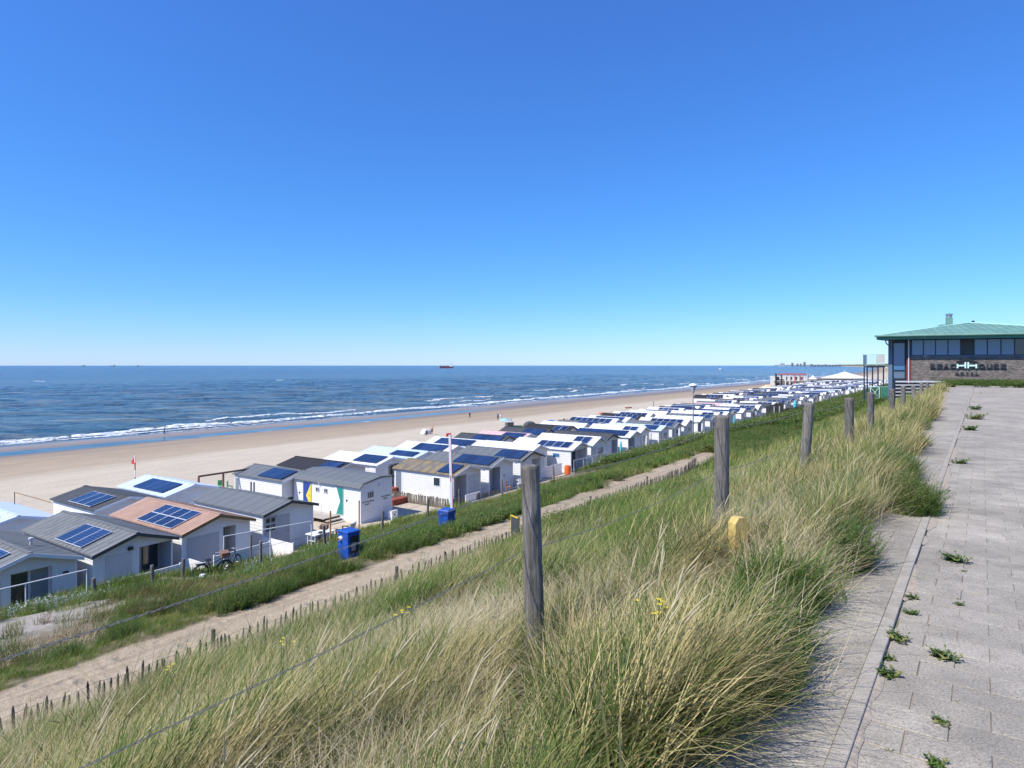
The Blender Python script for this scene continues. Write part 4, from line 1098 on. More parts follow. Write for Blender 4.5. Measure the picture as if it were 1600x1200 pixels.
H = hut(40.1, 33.9, 3.7, 6.6, .55, 'roof_moss', 'white hut with mossy brown roof, square side window and plank fence round it', 'white beach huts in two rows', porch=(.15, 1.75, 1.1), porchm='greywhite')
add_window(H, -.005, 2.1, 1.35, .75, .75, R(-90)); add_door(H, 2.0, 0, .1, .75, 2.0, m='greywhite', handle=False); add_door(H, 2.77, 0, .1, .75, 2.0, m='greywhite'); add_panels(H, 3.7, .55, 1, 1, .05, pw=1.7, plen=1.6, frame='alublue', off=.2)
add_window(H, -.005, 6.45, .3, .75, 2.0, R(-90), glass='paleglass', name='glass_door'); add_window(H, .3, 1.08, .2, 1.1, 2.0, glass='glass', name='sliding_door')
link('parapet', MB().box(0, 0, 0, 1.9, .06, .85).mesh('parapet', M['white']), H, (0, -1.3, .1)); link('wall_plate', MB().lathe([(0, .12), (.1, .08), (.12, 0), (.1, -.08), (0, -.12)], 10).mesh('wall_plate', M['white']), H, (.3, .3, 1.7))
H = hut(45.0, 33.95, 3.75, 7.4, .6, 'roof_smooth', 'grey roofed hut with long row of blue solar panels and a small porthole', 'white beach huts in two rows', porch=(.15, 1.7, .8), porchm='lightgrey')
add_panels(H, 3.75, .6, 4, 1, .1, off=.25, plen=1.65); link('porthole', MB().lathe([(.10, 0), (.10, .03), (.13, .03), (.13, 0)], 14).mesh('porthole', M['darkgrey']), H, (2.35, 0, 1.4), (R(90), 0, 0)); add_door(H, .6, .78, .1, .85, 2.0, m='lightgrey')
H = hut(50.0, 34.0, 3.8, 7.6, .6, 'roof_smooth', 'white hut with grey roof, blue panels at its gable end and dark brown roof edge', 'white beach huts in two rows', porch=(2.0, 3.6, .9), fascia='darkgrey')
add_panels(H, 3.8, .6, 3, 1, .1, off=.2, plen=1.65); add_window(H, 2.3, .88, .2, 1.1, 1.9, glass='paleglass', name='sliding_door')
H = hut(54.6, 36.2, 3.8, 6.6, .6, 'roof_white', 'plain white roofed hut set back, without solar panels on its near slope', 'white beach huts in two rows')
add_window(H, .5, 0, 1.0, 1.2, .9, glass='paleglass'); add_door(H, 2.3, 0, .1, .9, 2.0, m='greywhite')
H = hut(59.2, 33.8, 3.8, 7.6, .62, 'roof_white', 'white roofed hut with four blue panels near its gable and a small blue side window', 'white beach huts in two rows', porch=(.2, 3.4, .9), porchm='greywhite')
add_panels(H, 3.8, .62, 4, 1, .4, off=.25, plen=1.5, frame='alu'); add_window(H, -.005, 2.2, 1.5, .9, .5, R(-90), glass='skyglass'); add_window(H, .6, .88, .1, 1.0, 2.1, glass='paleglass', name='sliding_door'); add_window(H, 1.7, .88, .1, 1.0, 2.1, glass='glass', name='sliding_door')
# --- the rest of both rows and a third row further on: copies of a few kinds
KINDS = [('roof_smooth', 'grey', .6, None, 'white'), ('roof_white', 'white', .58, (.2, 2.0, .8), 'white'), ('roof_dark', 'dark slate', .62, (2.0, 3.6, .8), 'darkgrey'),
         ('roof_white', 'white', .7, None, 'white'), ('roof_grey', 'ribbed grey', .55, (.3, 3.4, .7), 'white'), ('roof_blue', 'pale blue', .5, None, 'white'),
         ('roof_black', 'black', .7, None, 'darkgrey'), ('roof_moss', 'brown stained', .5, (.2, 1.8, .7), 'white'), ('roof_pink', 'pale pink', .5, None, 'white')]
PAN = [(0, 0), (3, 1), (5, 1), (7, 1), (2, 1), (4, 1)]
protos = {}
hr = random.Random(4)
ORD = ['first', 'second', 'third', 'fourth', 'fifth', 'sixth', 'seventh', 'eighth', 'ninth', 'tenth', 'eleventh', 'twelfth', 'thirteenth', 'fourteenth', 'fifteenth', 'sixteenth', 'seventeenth', 'eighteenth', 'nineteenth', 'twentieth',
       'twenty-first', 'twenty-second', 'twenty-third', 'twenty-fourth', 'twenty-fifth', 'twenty-sixth']
PN = {0: 'no panels', 2: 'two panels', 3: 'three panels', 4: 'four panels', 5: 'five panels', 7: 'full panel row'}
def generic(kind, pan, detail, label, group, s, t, L=7.4, z=4.6):
    key = (kind, pan, detail, L)
    w = 3.8
    if key not in protos:
        rf, nm, rise, porch, fas = KINDS[kind]
        if not detail: porch = None
        Hh = hut(s, t, w, L, rise, rf, label, group, fascia=fas, porch=porch, porchm='greywhite', simple=not detail, z=z)
        n, nx = PAN[pan]
        if n: add_panels(Hh, w, rise, n, nx, .1 if kind % 2 == 0 else .5, off=.2, plen=1.65, frame='alublue' if kind % 3 else 'alu')
        if n > 4: add_panels(Hh, w, rise, 2, 1, .1, off=.2, plen=1.65, side=1)
        if porch: add_window(Hh, porch[0] + .25, porch[2] - .02, .12, 1.1, 2.0, glass='glass' if kind % 2 else 'paleglass', name='sliding_door')
        else:
            add_door(Hh, .4, 0, .1, .85, 2.0, m='greywhite' if kind % 2 else 'lightgrey', handle=detail); add_window(Hh, 1.7, 0, .6, 1.4, 1.4, glass='paleglass' if kind % 2 else 'glass')
        if detail:
            add_window(Hh, -.005, 4.2, 1.3, .7, .7, R(-90))
            tr = MB(); tr.box(0, -1.9, 0, w, -.02, .10); tr.obj('terrace', M['deck'], Hh)
            tr = MB(); tr.box(0, -1.95, 0, w, -1.90, .80); tr.box(0, -1.9, 0, .05, -.05, .8)
            tr.obj('terrace_screen', M['white'], Hh)
            ps = MB(); [ps.tube([(x, -1.98, .0), (x, -1.98, 1.5)], .025, 5) for x in (.1, 1.9, 3.7)]; ps.tube([(.1, -1.98, 1.5), (3.7, -1.98, 1.5)], .018, 5); ps.obj('terrace_rail', M['greywhite'], Hh)
        protos[key] = Hh; return Hh
    Hh = copy_tree(protos[key]); Hh.location = W(s, t, z); Hh['label'] = label; Hh['group'] = group
    return Hh
CH = [0, 1, 2, 3, 4, 1, 0, 3, 5, 1, 2, 0, 6, 3, 1, 4]
i = 0; s = 64.1; lampside = 0
while s < 430:
    kind = 6 if 94 < s < 98.5 else hr.choice(CH); pan = hr.choice([0, 1, 2, 3, 4, 5, 1, 2, 3])
    if kind in (6,): pan = 2
    near = s < 118; i += 1
    nm = KINDS[kind][1]; pn = PN[PAN[pan][0]]
    if s < 175: lab = '%s roofed hut, %s, %s in dune-side row past the barrier arm' % (nm, pn, ORD[min(i - 1 + 5, 25)]); grp = 'white beach huts in two rows'
    else: lab = 'small distant %s roofed hut, %s, in dune-side row' % (nm, pn); grp = 'distant dune-side huts with %s roof and %s' % (nm, pn)
    generic(kind, pan, near, lab, grp, s + hr.uniform(-.1, .1), 33.9 + hr.uniform(-.5, .9), 7.4)
    s += 4.75 + hr.uniform(-.1, .25) + (2.2 if i % 11 == 7 else 0)
# seaward row: first ones by hand
H = hut(5.6, 43.6, 3.9, 6.8, .55, 'roof_dark', 'dark roofed hut behind the glass-door hut, just a corner at the left edge', 'white beach huts in two rows', fascia='darkgrey')
H = hut(11.5, 43.4, 4.0, 7.2, .5, 'roof_blue', 'hut with shiny bluish white roof and dark panel block behind the corrugated roof hut', 'white beach huts in two rows')
add_panels(H, 4.0, .5, 3, 1, .5, off=.15, plen=1.5)
link('roof_frame', MB().tube([(-.2, 7.0, 2.4), (-.2, 7.0, 3.1), (-.2, .2, 3.1), (-.2, .2, 2.3)], .025, 6).mesh('roof_frame', M['oldbrown']), H)
link('roof_frame', MB().tube([(3.9, 6.0, 2.4), (3.9, 6.0, 3.3), (3.9, .6, 3.3)], .025, 6).mesh('roof_frame', M['oldbrown']), H)
H = hut(17.7, 43.9, 3.9, 6.0, .5, 'roof_dark', 'dark slate roofed hut with pale framed solar block, behind the salmon roofed hut', 'white beach huts in two rows', fascia='white')
add_panels(H, 3.9, .5, 3, 1, .6, off=.15, plen=1.55, frame='alu'); add_window(H, .4, 0, .9, 1.2, .9, glass='paleglass')
H = hut(22.3, 44.6, 3.9, 6.4, .5, 'roof_blue', 'pale roofed hut with four dark panels', 'white beach huts in two rows')
add_panels(H, 3.9, .5, 4, 1, .6, off=.3, plen=1.5); add_window(H, .5, 0, .8, 1.1, 1.0, glass='glass')
H['label'] = 'pale roofed hut with four dark panels in front of the banded flagpole'
H = hut(30.4, 43.0, 3.8, 6.2, .5, 'roof_smooth', 'grey roofed white hut with two narrow slit windows, right behind the toilet building', 'white beach huts in two rows')
add_panels(H, 3.8, .5, 3, 1, .1, off=.2, plen=1.6); [add_window(H, -.005, y, 1.2, .16, .8, R(-90), glass='glass', frame='darkgrey') for y in (3.6, 4.0)]; add_window(H, -.005, 6.1, .4, .6, 1.8, R(-90), glass='paleglass', name='glass_door')
H = hut(35.3, 43.2, 3.8, 7.0, .5, 'roof_black', 'white hut with black streaked roof directly behind the toilet building ridge', 'white beach huts in two rows', fascia='cream'); add_panels(H, 3.8, .5, 2, 1, .1, off=.3, plen=1.5)
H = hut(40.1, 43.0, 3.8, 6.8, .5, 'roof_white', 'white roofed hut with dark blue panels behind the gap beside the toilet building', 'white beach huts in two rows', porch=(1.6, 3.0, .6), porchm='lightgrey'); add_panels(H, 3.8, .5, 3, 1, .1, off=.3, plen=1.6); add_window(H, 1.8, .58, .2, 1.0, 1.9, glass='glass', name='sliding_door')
H = hut(44.9, 43.1, 3.9, 7.2, .45, 'roof_blue', 'hut with glossy pale blue roof and small panel block, behind the mossy roofed hut', 'white beach huts in two rows'); add_panels(H, 3.9, .45, 3, 1, .2, off=.35, plen=1.2); add_window(H, .3, 0, .6, 1.2, 1.4, glass='glass'); add_window(H, -.005, .9, .8, .9, 1.3, R(-90), glass='glass', mul=2)
s = 49.7; i = 0
while s < 430:
    kind = hr.choice(CH + [8]); pan = hr.choice([0, 1, 2, 3, 4, 5, 1, 2]); i += 1
    nm = KINDS[kind][1]; pn = PN[PAN[pan][0]]
    if s < 150: lab = '%s roofed hut, %s, %s in seaward row past the glossy blue roof' % (nm, pn, ORD[min(i - 1, 25)]); grp = 'white beach huts in two rows'
    else: lab = 'small distant %s roofed hut, %s, in seaward row' % (nm, pn); grp = 'distant seaward huts with %s roof and %s' % (nm, pn)
    generic(kind, pan, False, lab, grp, s + hr.uniform(-.1, .1), 43.2 + hr.uniform(-.3, .8), 6.8, 4.55)
    s += 4.75 + hr.uniform(-.1, .25)
s = 178
while s < 400:
    kind = hr.choice(CH); pan = hr.choice([0, 1, 2, 3, 4, 5]); nm = KINDS[kind][1]; pn = PN[PAN[pan][0]]
    generic(kind, pan, False, 'small far %s roofed hut, %s, in third row by the beach' % (nm, pn), 'third row huts with %s roof and %s' % (nm, pn), s, 54.5 + hr.uniform(-1, 1.2), 6.8, 4.45)
    s += 4.8 + hr.uniform(0, .3)

# ------------------------------------------------------------------ brick restaurant building
BR = math.atan2(-.418, .908)
BO = Vector((35.2, 57.0, EYE))                     # z = eye height
def brickmat():
    m = NT('grey_brown_brick'); c = m.new('ShaderNodeTexCoord'); sp = m.new('ShaderNodeSeparateXYZ'); m.l.new(c.outputs['Object'], sp.inputs[0])
    cb = m.new('ShaderNodeCombineXYZ'); m.l.new(m.math('ADD', sp.outputs['X'], sp.outputs['Y']), cb.inputs[0]); m.l.new(sp.outputs['Z'], cb.inputs[1])
    w = m.new('ShaderNodeTexBrick'); m.l.new(cb.outputs[0], w.inputs['Vector']); w.inputs['Scale'].default_value = 1
    w.inputs['Brick Width'].default_value = .21; w.inputs['Row Height'].default_value = .062; w.inputs['Mortar Size'].default_value = .006
    w.inputs['Color1'].default_value = (.085, .072, .064, 1); w.inputs['Color2'].default_value = (.25, .215, .19, 1); w.inputs['Mortar'].default_value = (.17, .16, .15, 1)
    n = m.noise(m.coord('Object'), 1.2, 4, .6)
    m.color(m.mix(1.0, w.outputs['Color'], m.ramp(n, [(.3, .8), (.7, 1.15)]), 'MULTIPLY')); m.p.inputs['Roughness'].default_value = .9
    m.bump(w.outputs['Fac'], -.3, .01); return m.mat
M['brick'] = brickmat()
M['copper'] = mat('green_copper_roof', (.15, .29, .235), .55, .16, .8, bump=.05)
M['coppergreen'] = mat('dark_green_fascia', (.05, .20, .14), .45, .1, 2)
M['navy'] = mat('navy_frame', (.015, .035, .07), .45, .15, 4)
M['slate'] = mat('slate_blue_panel', (.12, .18, .25), .5, .1, 2)
M['darkred'] = mat('dark_red_column', (.22, .035, .03), .6, .15, 4)
B = empty('brick_building', BO, BR, 'grey brick restaurant building with green copper roof, window band and sign letters', 'building')
MB().box(.3, 0, -4.5, 19, .35, .78).obj('brick_wall', M['brick'], B)
MB().box(3.6, 14.0, -6, 19, 14.3, 2.3).obj('rear_wall', M['brick'], B)
MB().box(19, 0, -4, 19.3, 14.3, 2.3).obj('side_wall', M['brick'], B)
MB().box(.3, .02, .785, 19, .20, .86).obj('window_sill', M['slate'], B)
xs = [.30, 1.20, 2.10, 3.02, 3.94, 4.9, 5.84, 6.78, 7.72, 8.66, 9.6, 10.5, 11.4]
for i, x in enumerate(xs[:-1]):
    f = MB(); w = xs[i + 1] - x
    f.box(0, .04, 0, .07, .14, 1.42); f.box(.07, .04, 0, w, .14, .06); f.box(.07, .04, 1.36, w, .14, 1.42)
    fo = f.obj('window', M['navy'], B, (x, 0, .865))
    if i == 4: MB().box(.07, .07, .06, w, .10, 1.36).obj('louvre', M['darkgrey'], fo)
    else:
        MB().box(.07, .08, .06, w, .10, 1.36).obj('pane', M['skyglass' if i < 8 else 'glass'], fo)
        if i < 4: MB().box(.09, .105, .06, w - .02, .12, .55).obj('blind', M['cream'], fo)
MB().box(11.4, .04, .86, 19, .14, 2.3).obj('window_field', M['skyglass'], B)
MB().box(4.2, .4, -4, 18.9, 13.9, .7).obj('floor_block', M['darkgrey'], B)
MB().box(-.05, -.02, -4.6, .28, .3, .78 - 0.0).obj('column', M['darkred'], B); MB().box(-.06, -.03, .79, .29, .31, 2.30).obj('column', M['navy'], B)
MB().tube([(.10, -.10, -3.9), (.10, -.10, 2.3)], .055, 8).obj('downpipe', M['greywhite'], B)
# corner bay with tall glass
f = MB(); f.box(-1.12, .30, -5.5, -1.0, .42, 2.3); f.box(-.16, .30, -5.5, -.06, .42, 2.3); f.box(-1.0, .30, 2.0, -.16, .42, 2.3); f.box(-1.0, .30, -.52, -.16, .42, -.40)
f.box(-1.0, .32, -5.5, -.16, .40, -2.0); bay = f.obj('bay_frame', M['navy'], B)
MB().box(-1.0, .34, -.40, -.16, .37, 2.0).obj('pane', M['skyglass'], bay); MB().box(-1.0, .33, -1.15, -.16, .38, -.52).obj('spandrel', M['slate'], bay); MB().box(-1.0, .34, -2.0, -.16, .37, -1.15).obj('pane', M['glass'], bay)
MB().box(-1.42, .25, -5.5, -1.13, .5, 2.35).obj('column', M['slate'], B)
MB().box(-.1, 0, -6.5, .1, 14, -.5).obj('side_wall', M['slate'], B, (-1.28, .5, 0), R(-18.8))
sg = MB()
for y in (1.5, 3.3, 5.1, 6.9, 8.7, 10.5, 12.3): sg.box(-.12, y - .5, -.5, .12, y - .38, 2.3)
sg.box(-.11, 0, 2.1, .11, 13.5, 2.3); sf = sg.obj('side_window', M['navy'], B, (-1.28, .5, 0), R(-18.8)); MB().box(-.03, 0, -.5, .03, 13.5, 2.1).obj('pane', M['glass'], sf)
# roof
A0, A1, Y0, Y1 = -2.5, 20.5, -1.25, 15.3; ze, za = 2.62, 4.05; ax0, ax1, ay = 5.9, 6.0, 7.0
MB().add([(A0, Y0, ze), (14.3, Y0, ze), (14.3, Y1, ze), (3.4, Y1, ze), (ax0, ay, za), (ax1, ay, za)], [(0, 1, 5, 4), (1, 2, 5), (2, 3, 4, 5), (3, 0, 4)]).obj('roof', M['copper'], B)
sm = cached('seamx', lambda: None)
rf = B.children[-1]
for i in range(0, 34):
    x = A0 + .3 + i * .62
    if x > 14.1: break
    f = (x - A0) / (ax0 - A0) if x < ax0 else (14.3 - x) / (14.3 - ax1)
    f = min(1, f); y = Y0 + f * (ay - Y0); z = ze + f * (za - ze)
    MB().add([(x - .02, Y0, ze + .004), (x + .02, Y0, ze + .004), (x + .02, y, z + .004), (x - .02, y, z + .004), (x - .012, Y0, ze + .05), (x + .012, Y0, ze + .05), (x + .012, y, z + .05), (x - .012, y, z + .05)],
             [(4, 5, 6, 7), (0, 4, 7, 3), (1, 2, 6, 5), (0, 1, 5, 4)]).obj('roof_seam', M['copper'], rf)
MB().tube([(A0, Y0, ze + .03), (ax0, ay, za + .03)], .05, 6).obj('hip_cap', M['paleturq'], rf); MB().tube([(14.3, Y0, ze + .03), (ax1, ay, za + .03)], .05, 6).obj('hip_cap', M['paleturq'], rf)
g = MB(); g.tube([(A0 - .05, Y0 - .08, ze - .02), (14.4, Y0 - .08, ze - .02)], .10, 8); g.tube([(A0 - .08, Y0 - .05, ze - .02), (3.32, Y1, ze - .02)], .10, 8); g.obj('gutter', M['copper'], B)
MB().box(A0 + .05, Y0 + .02, ze - .34, 14.3, Y0 + .08, ze - .04).add([(A0 + .02, Y0 + .08, ze - .34), (3.4, Y1, ze - .34), (3.4, Y1, ze - .04), (A0 + .02, Y0 + .08, ze - .04), (A0 + .08, Y0 + .08, ze - .34), (3.46, Y1, ze - .34), (3.46, Y1, ze - .04), (A0 + .08, Y0 + .08, ze - .04)], [(0, 3, 2, 1), (4, 5, 6, 7), (0, 1, 5, 4)]).obj('fascia', M['coppergreen'], B)
MB().add([(A0 + .1, Y0 + .1, ze - .30), (3.5, Y1, ze - .30), (19, Y1, ze - .30), (19, Y0 + .1, ze - .30)], [(0, 1, 2, 3)]).obj('soffit', M['cream'], B)
MB().box(14.4, Y0, 2.3, 20.5, Y1, 2.62).obj('roof_slab', M['copper'], B)
MB().tube([(-1.7, -.2, 2.32), (-1.65, -.2, 2.0), (-1.2, .1, 1.6), (-1.2, .15, 1.2)], .05, 6).obj('downpipe', M['slate'], B)
# plant box and chimney behind the ridge
MB().box(4.3, 10.5, 3.2, 8.4, 13.0, 4.15).obj('roof_box', M['copper'], B)
ch = MB().box(4.78, 11.05, 4.15, 5.32, 11.6, 4.85).obj('chimney', M['copper'], B)
MB().lathe([(.26, 4.85), (.26, 5.1), (.33, 5.14), (.33, 5.22), (.10, 5.3), (0, 5.3)], 14, 0, (5.05, 11.35)).obj('chimney_cap', M['steel'], ch)
MB().lathe([(.1, 4.15), (.12, 4.3), (.16, 4.4), (.05, 4.5), (0, 4.5)], 8, 0, (7.0, 11)).obj('roof_vent', M['black'], B)
# sign letters standing off the wall
def a_of(u): k = (u - 800) / 1000; return (57 * k - 35.2) / (.908 + .418 * k)
M['signdark'] = mat('dark_sign_letter', (.035, .042, .055), .4, .1, 4)
M['signlight'] = mat('pale_turquoise_sign', (.62, .88, .85), .4, .05, 4)
for chh, u0, u1 in (('B', 1453, 1461), ('E', 1463.5, 1472), ('A', 1474, 1482.5), ('C', 1484, 1493), ('O', 1528, 1538.5), ('U', 1541, 1549.5), ('S', 1551.5, 1560), ('E', 1563, 1571.5)):
    me = text_mesh(chh, .56, .07, M['signdark'], 'sign_letter', .012)
    xsv = [v.co.x for v in me.vertices]; wd = max(xsv) - min(xsv); sc_ = (a_of(u1) - a_of(u0)) / wd
    for v_ in me.vertices: v_.co.x = (v_.co.x - min(xsv)) * sc_
    link('sign_letter', me, B, (a_of(u0), -.09, -.24), (R(90), 0, 0))
for u0, u1, tl_ in ((1494.5, 1509, 1), (1511, 1526, 0)):
    a, c = a_of(u0), a_of(u1); h = MB(); hl, hr_ = (.36, .52) if tl_ else (.52, .36)
    h.box(a, -.16, -.24, a + .11, -.06, -.24 + hl); h.box(c - .11, -.16, -.24, c, -.06, -.24 + hr_); h.box(a + .11, -.16, -.08, c - .11, -.06, .04); h.obj('sign_letter', M['signlight'], B)['label'] = 'pale turquoise letter H'
a, m_, c = a_of(1494), a_of(1510.5), a_of(1526.5)
MB().add([(a, -.16, .34), (m_, -.16, .60), (c, -.16, .34), (c, -.16, .20), (m_, -.16, .45), (a, -.16, .20), (a, -.05, .34), (m_, -.05, .60), (c, -.05, .34), (c, -.05, .20), (m_, -.05, .45), (a, -.05, .20)],
         [(0, 5, 4, 1), (1, 4, 3, 2), (6, 7, 10, 11), (7, 8, 9, 10), (0, 1, 7, 6), (1, 2, 8, 7), (5, 11, 10, 4), (4, 10, 9, 3), (0, 6, 11, 5), (2, 3, 9, 8)]).obj('sign_roof', M['black'], B)
MB().box(a_of(1453), -.09, -.285, a_of(1572), -.05, -.25).obj('sign_rail', M['black'], B)
for chh, u0 in (('H', 1492), ('O', 1500), ('T', 1509), ('E', 1516.5), ('L', 1524.5)):
    link('sign_letter', text_mesh(chh, .30, .04, M['signdark'], 'sign_letter', .006), B, (a_of(u0), -.07, -.78), (R(90), 0, 0))
MB().box(a_of(1492), -.1, -.80, a_of(1530), -.06, -.77).obj('sign_rail', M['black'], B)
# balcony on the seaward side
bal = MB().box(-2.95, 3.0, -.20, -1.42, 6.6, -.02).obj('balcony', M['navy'], B)
for x in (-2.9, -2.45, -2.0, -1.55):
    MB().tube([(x, 3.05, -6.2), (x, 3.05, -.2)], .06, 8).obj('post', M['navy'], bal)
MB().tube([(-2.9, 6.5, -6.8), (-2.9, 6.5, -.2)], .06, 8).obj('post', M['navy'], bal)
r_ = MB(); r_.tube([(-2.9, 6.5, 1.05), (-2.9, 3.05, 1.05), (-1.45, 3.05, 1.05)], .04, 6)
r_.tube([(-2.9, 3.05, 0), (-2.9, 3.05, 1.05)], .04, 6); r_.tube([(-2.15, 3.05, 0), (-2.15, 3.05, 1.05)], .04, 6); r_.tube([(-2.9, 3.05, .12), (-1.45, 3.05, .12)], .03, 6)
for i in range(8): r_.tube([(-2.75 + i * .08, 3.05, .12), (-2.75 + i * .08, 3.05, 1.0)], .012, 4)
r_.obj('railing', M['paleturq'], bal); MB().box(-2.1, 3.04, .14, -1.45, 3.06, 1.0).obj('railing_panel', M['greywhite'], bal); MB().box(-2.99, 6.4, 0, -2.93, 6.6, 1.1).box(-2.93, 3.06, .1, -2.91, 6.5, 1.0).obj('railing_panel', M['slate'], bal)
gt = empty('metal_gate', BO + Vector((math.cos(BR) * -2.6 - math.sin(BR) * 1.8, math.sin(BR) * -2.6 + math.cos(BR) * 1.8, -3.05)), BR, 'pale turquoise gate with crossed braces under the balcony', 'gate')
g = MB()
for p in (((-.12, 0, 0), (.6, 0, 0)), ((-.12, 0, 1.05), (.6, 0, 1.05)), ((-.12, 0, 0), (-.12, 0, 1.05)), ((.6, 0, 0), (.6, 0, 1.05))): g.tube(p, .045, 6)
g.obj('frame', M['paleturq'], gt); MB().tube([(-.12, 0, 1.02), (.6, 0, .03)], .025, 5).obj('brace', M['paleturq'], gt); MB().tube([(-.12, .01, .03), (.6, .01, 1.02)], .025, 5).obj('brace', M['paleturq'], gt)
g = MB(); g.box(.72, 0, 0, 1.9, .02, 1.05); g.obj('mesh_panel', M['coppergreen'], gt); g = MB(); g.tube([(.72, 0, 1.06), (1.5, 0, 1.06)], .02, 5).obj('rail', M['paleturq'], gt)
# white slatted screen before the building
sl = empty('slatted_screen', px(1400, 50.5, 571) + Vector((0, 0, -2.9)), 0, 'slatted horizontal board screen standing in front of the brick building', 'screen')
for i in range(6): MB().box(.0, 0, .22 + i * .27, 3.9, .05, .22 + i * .27 + .11).obj('slat', M['white' if i == 5 else 'greywhite'], sl)
MB().box(.0, .14, 0, 3.85, .17, 1.5).obj('backing', M['black'], sl)
for x in (.02, 1.5, 3.8): MB().box(x, .052, 0, x + .09, .13, 1.7).obj('post', M['black'], sl)
# ------------------------------------------------------------------ things on the dune foot, the terraces and the beach
def hit(u, v, d0=15, d1=900, step=.05):
    k = (u - 800) / 1000; D = d0
    while D < d1:
        s, t = st((k * D, D))
        if EYE - (v - 571) / 1000 * D <= Tz(s, t): break
        D += step * max(1, D / 40)
    p = px(u, D); s, t = st(p); p.z = Tz(s, t); return p
def at(s, t, dz=0): return W(s, t, Tz(s, t) + dz)
# lower fence with short posts
lf = empty('short_post_fence', at(14, 27.8), TH, 'row of short weathered posts with thin wire below the huts', 'fence')
lfz = lf.location.z
pm = cached('spost', lambda: post_mesh(.07, 1.35, 301, 14, 16, 2))
lp = []
for u, D in ((147, 25.0), (239, 27.0), (285, 28.0), (407, 31.0), (508, 34.0), (597, 37.0), (668, 40.0), (719, 44), (785, 49), (866, 57), (930, 66)):
    p = px(u, D); s, t = st(p); z = Tz(s, t); lp.append((s - 14, t - 27.8, z - lfz))
    o = link('post', pm, lf, (s - 14, t - 27.8, z - lfz), (pr.gauss(0, .04), pr.gauss(0, .04), pr.uniform(0, 6)))
for h in (1.0,): MB().tube([(a, b_, c + h) for a, b_, c in lp], .008, 5).obj('wire', M['wire'], lf)
def rail(name, s0, t0, s1, t1, zt, n, label, m='whitepipe', zt1=None):
    zt1 = zt if zt1 is None else zt1
    r = empty(name, W(s0, t0, Tz(s0, t0)), TH, label, 'handrail'); z0 = r.location.z
    MB().tube([(0, 0, zt - z0), (s1 - s0, t1 - t0, zt1 - z0)], .028, 8).obj('top_rail', M[m], r)
    for i in range(n):
        f = i / (n - 1) if n > 1 else 0; x, y = (s1 - s0) * f, (t1 - t0) * f; g = Tz(s0 + x, t0 + y) - z0
        MB().tube([(x, y, g - .1), (x, y, zt + (zt1 - zt) * f - z0)], .028, 7).obj('post', M[m], r)
    return r
rail('handrail', 7.6, 30.4, 11.9, 30.3, 7.35, 3, 'white pipe handrail in front of the glass-door hut')
rail('handrail', 18.6, 31.2, 23.9, 31.0, 7.15, 3, 'white pipe handrail in front of the salmon roofed hut', zt1=6.9)
rail('handrail', 56.0, 31.6, 63.5, 31.4, 6.5, 5, 'thin grey rail on posts before the white roofed hut with four panels', 'greywhite')
for s0, t0, h, lab, m in ((25.6, 31.4, 1.9, 'tall orange brown stake beside the white terrace table', 'orangewood'), (29.3, 33.0, 2.2, 'brown stake beside the toilet stairs', 'orangewood'), (20.2, 31.3, 1.6, 'grey stake behind the parked bicycles', 'pale'), (47.4, 31.6, 1.8, 'thin grey stake by the terrace chairs', 'pale'),
                          (27.3, 51, 1.6, 'orange brown stake under the dark pergola frame', 'orangewood'), (29.0, 50.6, 1.5, 'dark stake right of the pergola post', 'wood'), (31.0, 49.5, 1.5, 'orange brown stake next to the slit-window hut', 'orangewood'), (25.5, 50.5, 1.4, 'dark thin stake left under the pergola', 'wood')):
    tag(MB().tube([(0, 0, -.2), (.01, 0, h)], .05, 7).obj('stake', M[m], None, at(s0, t0)), lab, 'stake')
# pergola frame
pg = empty('pergola_frame', W(27.0, 48.7, 4.5), HUTROT, 'bare dark brown beam frame standing beside the slit-window hut', 'pergola')
MB().box(-.1, -.06, 2.76, 4.95, .06, 2.9).obj('beam', M['wood'], pg)
for x in (-.06, 2.0, 4.85): MB().box(x - .06, -.06, 0, x + .06, .06, 2.755).obj('post', M['wood'], pg)
# white screens and parapets of terraces
def panel_thing(name, s0, t0, L, h, label, ang=0, m='white', cat='screen', th=.06):
    r = empty(name, W(s0, t0, min(Tz(s0, t0), 5.2)), HUTROT + ang, label, cat)
    MB().box(.08, 0, .05, L - .08, th, h).obj('board_panel', M[m], r)
    for x in (0, L - .08): MB().box(x, -.01, -.3, x + .08, th + .01, h + .06).obj('post', M[m], r)
panel_thing('terrace_screen', 22.75, 34.1, 2.9, 1.2, 'white board screen left of the grey-blue door hut', R(-90))
panel_thing('terrace_screen', 17.7, 33.7, 2.2, 1.3, 'white board screen left of the salmon roofed hut', R(-90))
panel_thing('terrace_screen', 18.4, 31.8, 3.4, .9, 'low white board screen behind the bicycles', 0)
panel_thing('terrace_screen', 13.5, 32.1, 3.4, .8, 'low white screen before the corrugated roof hut porch', 0)
panel_thing('terrace_screen', 53.9, 34.4, 4.6, 1.1, 'white terrace screen in front of the set back white hut', 0)
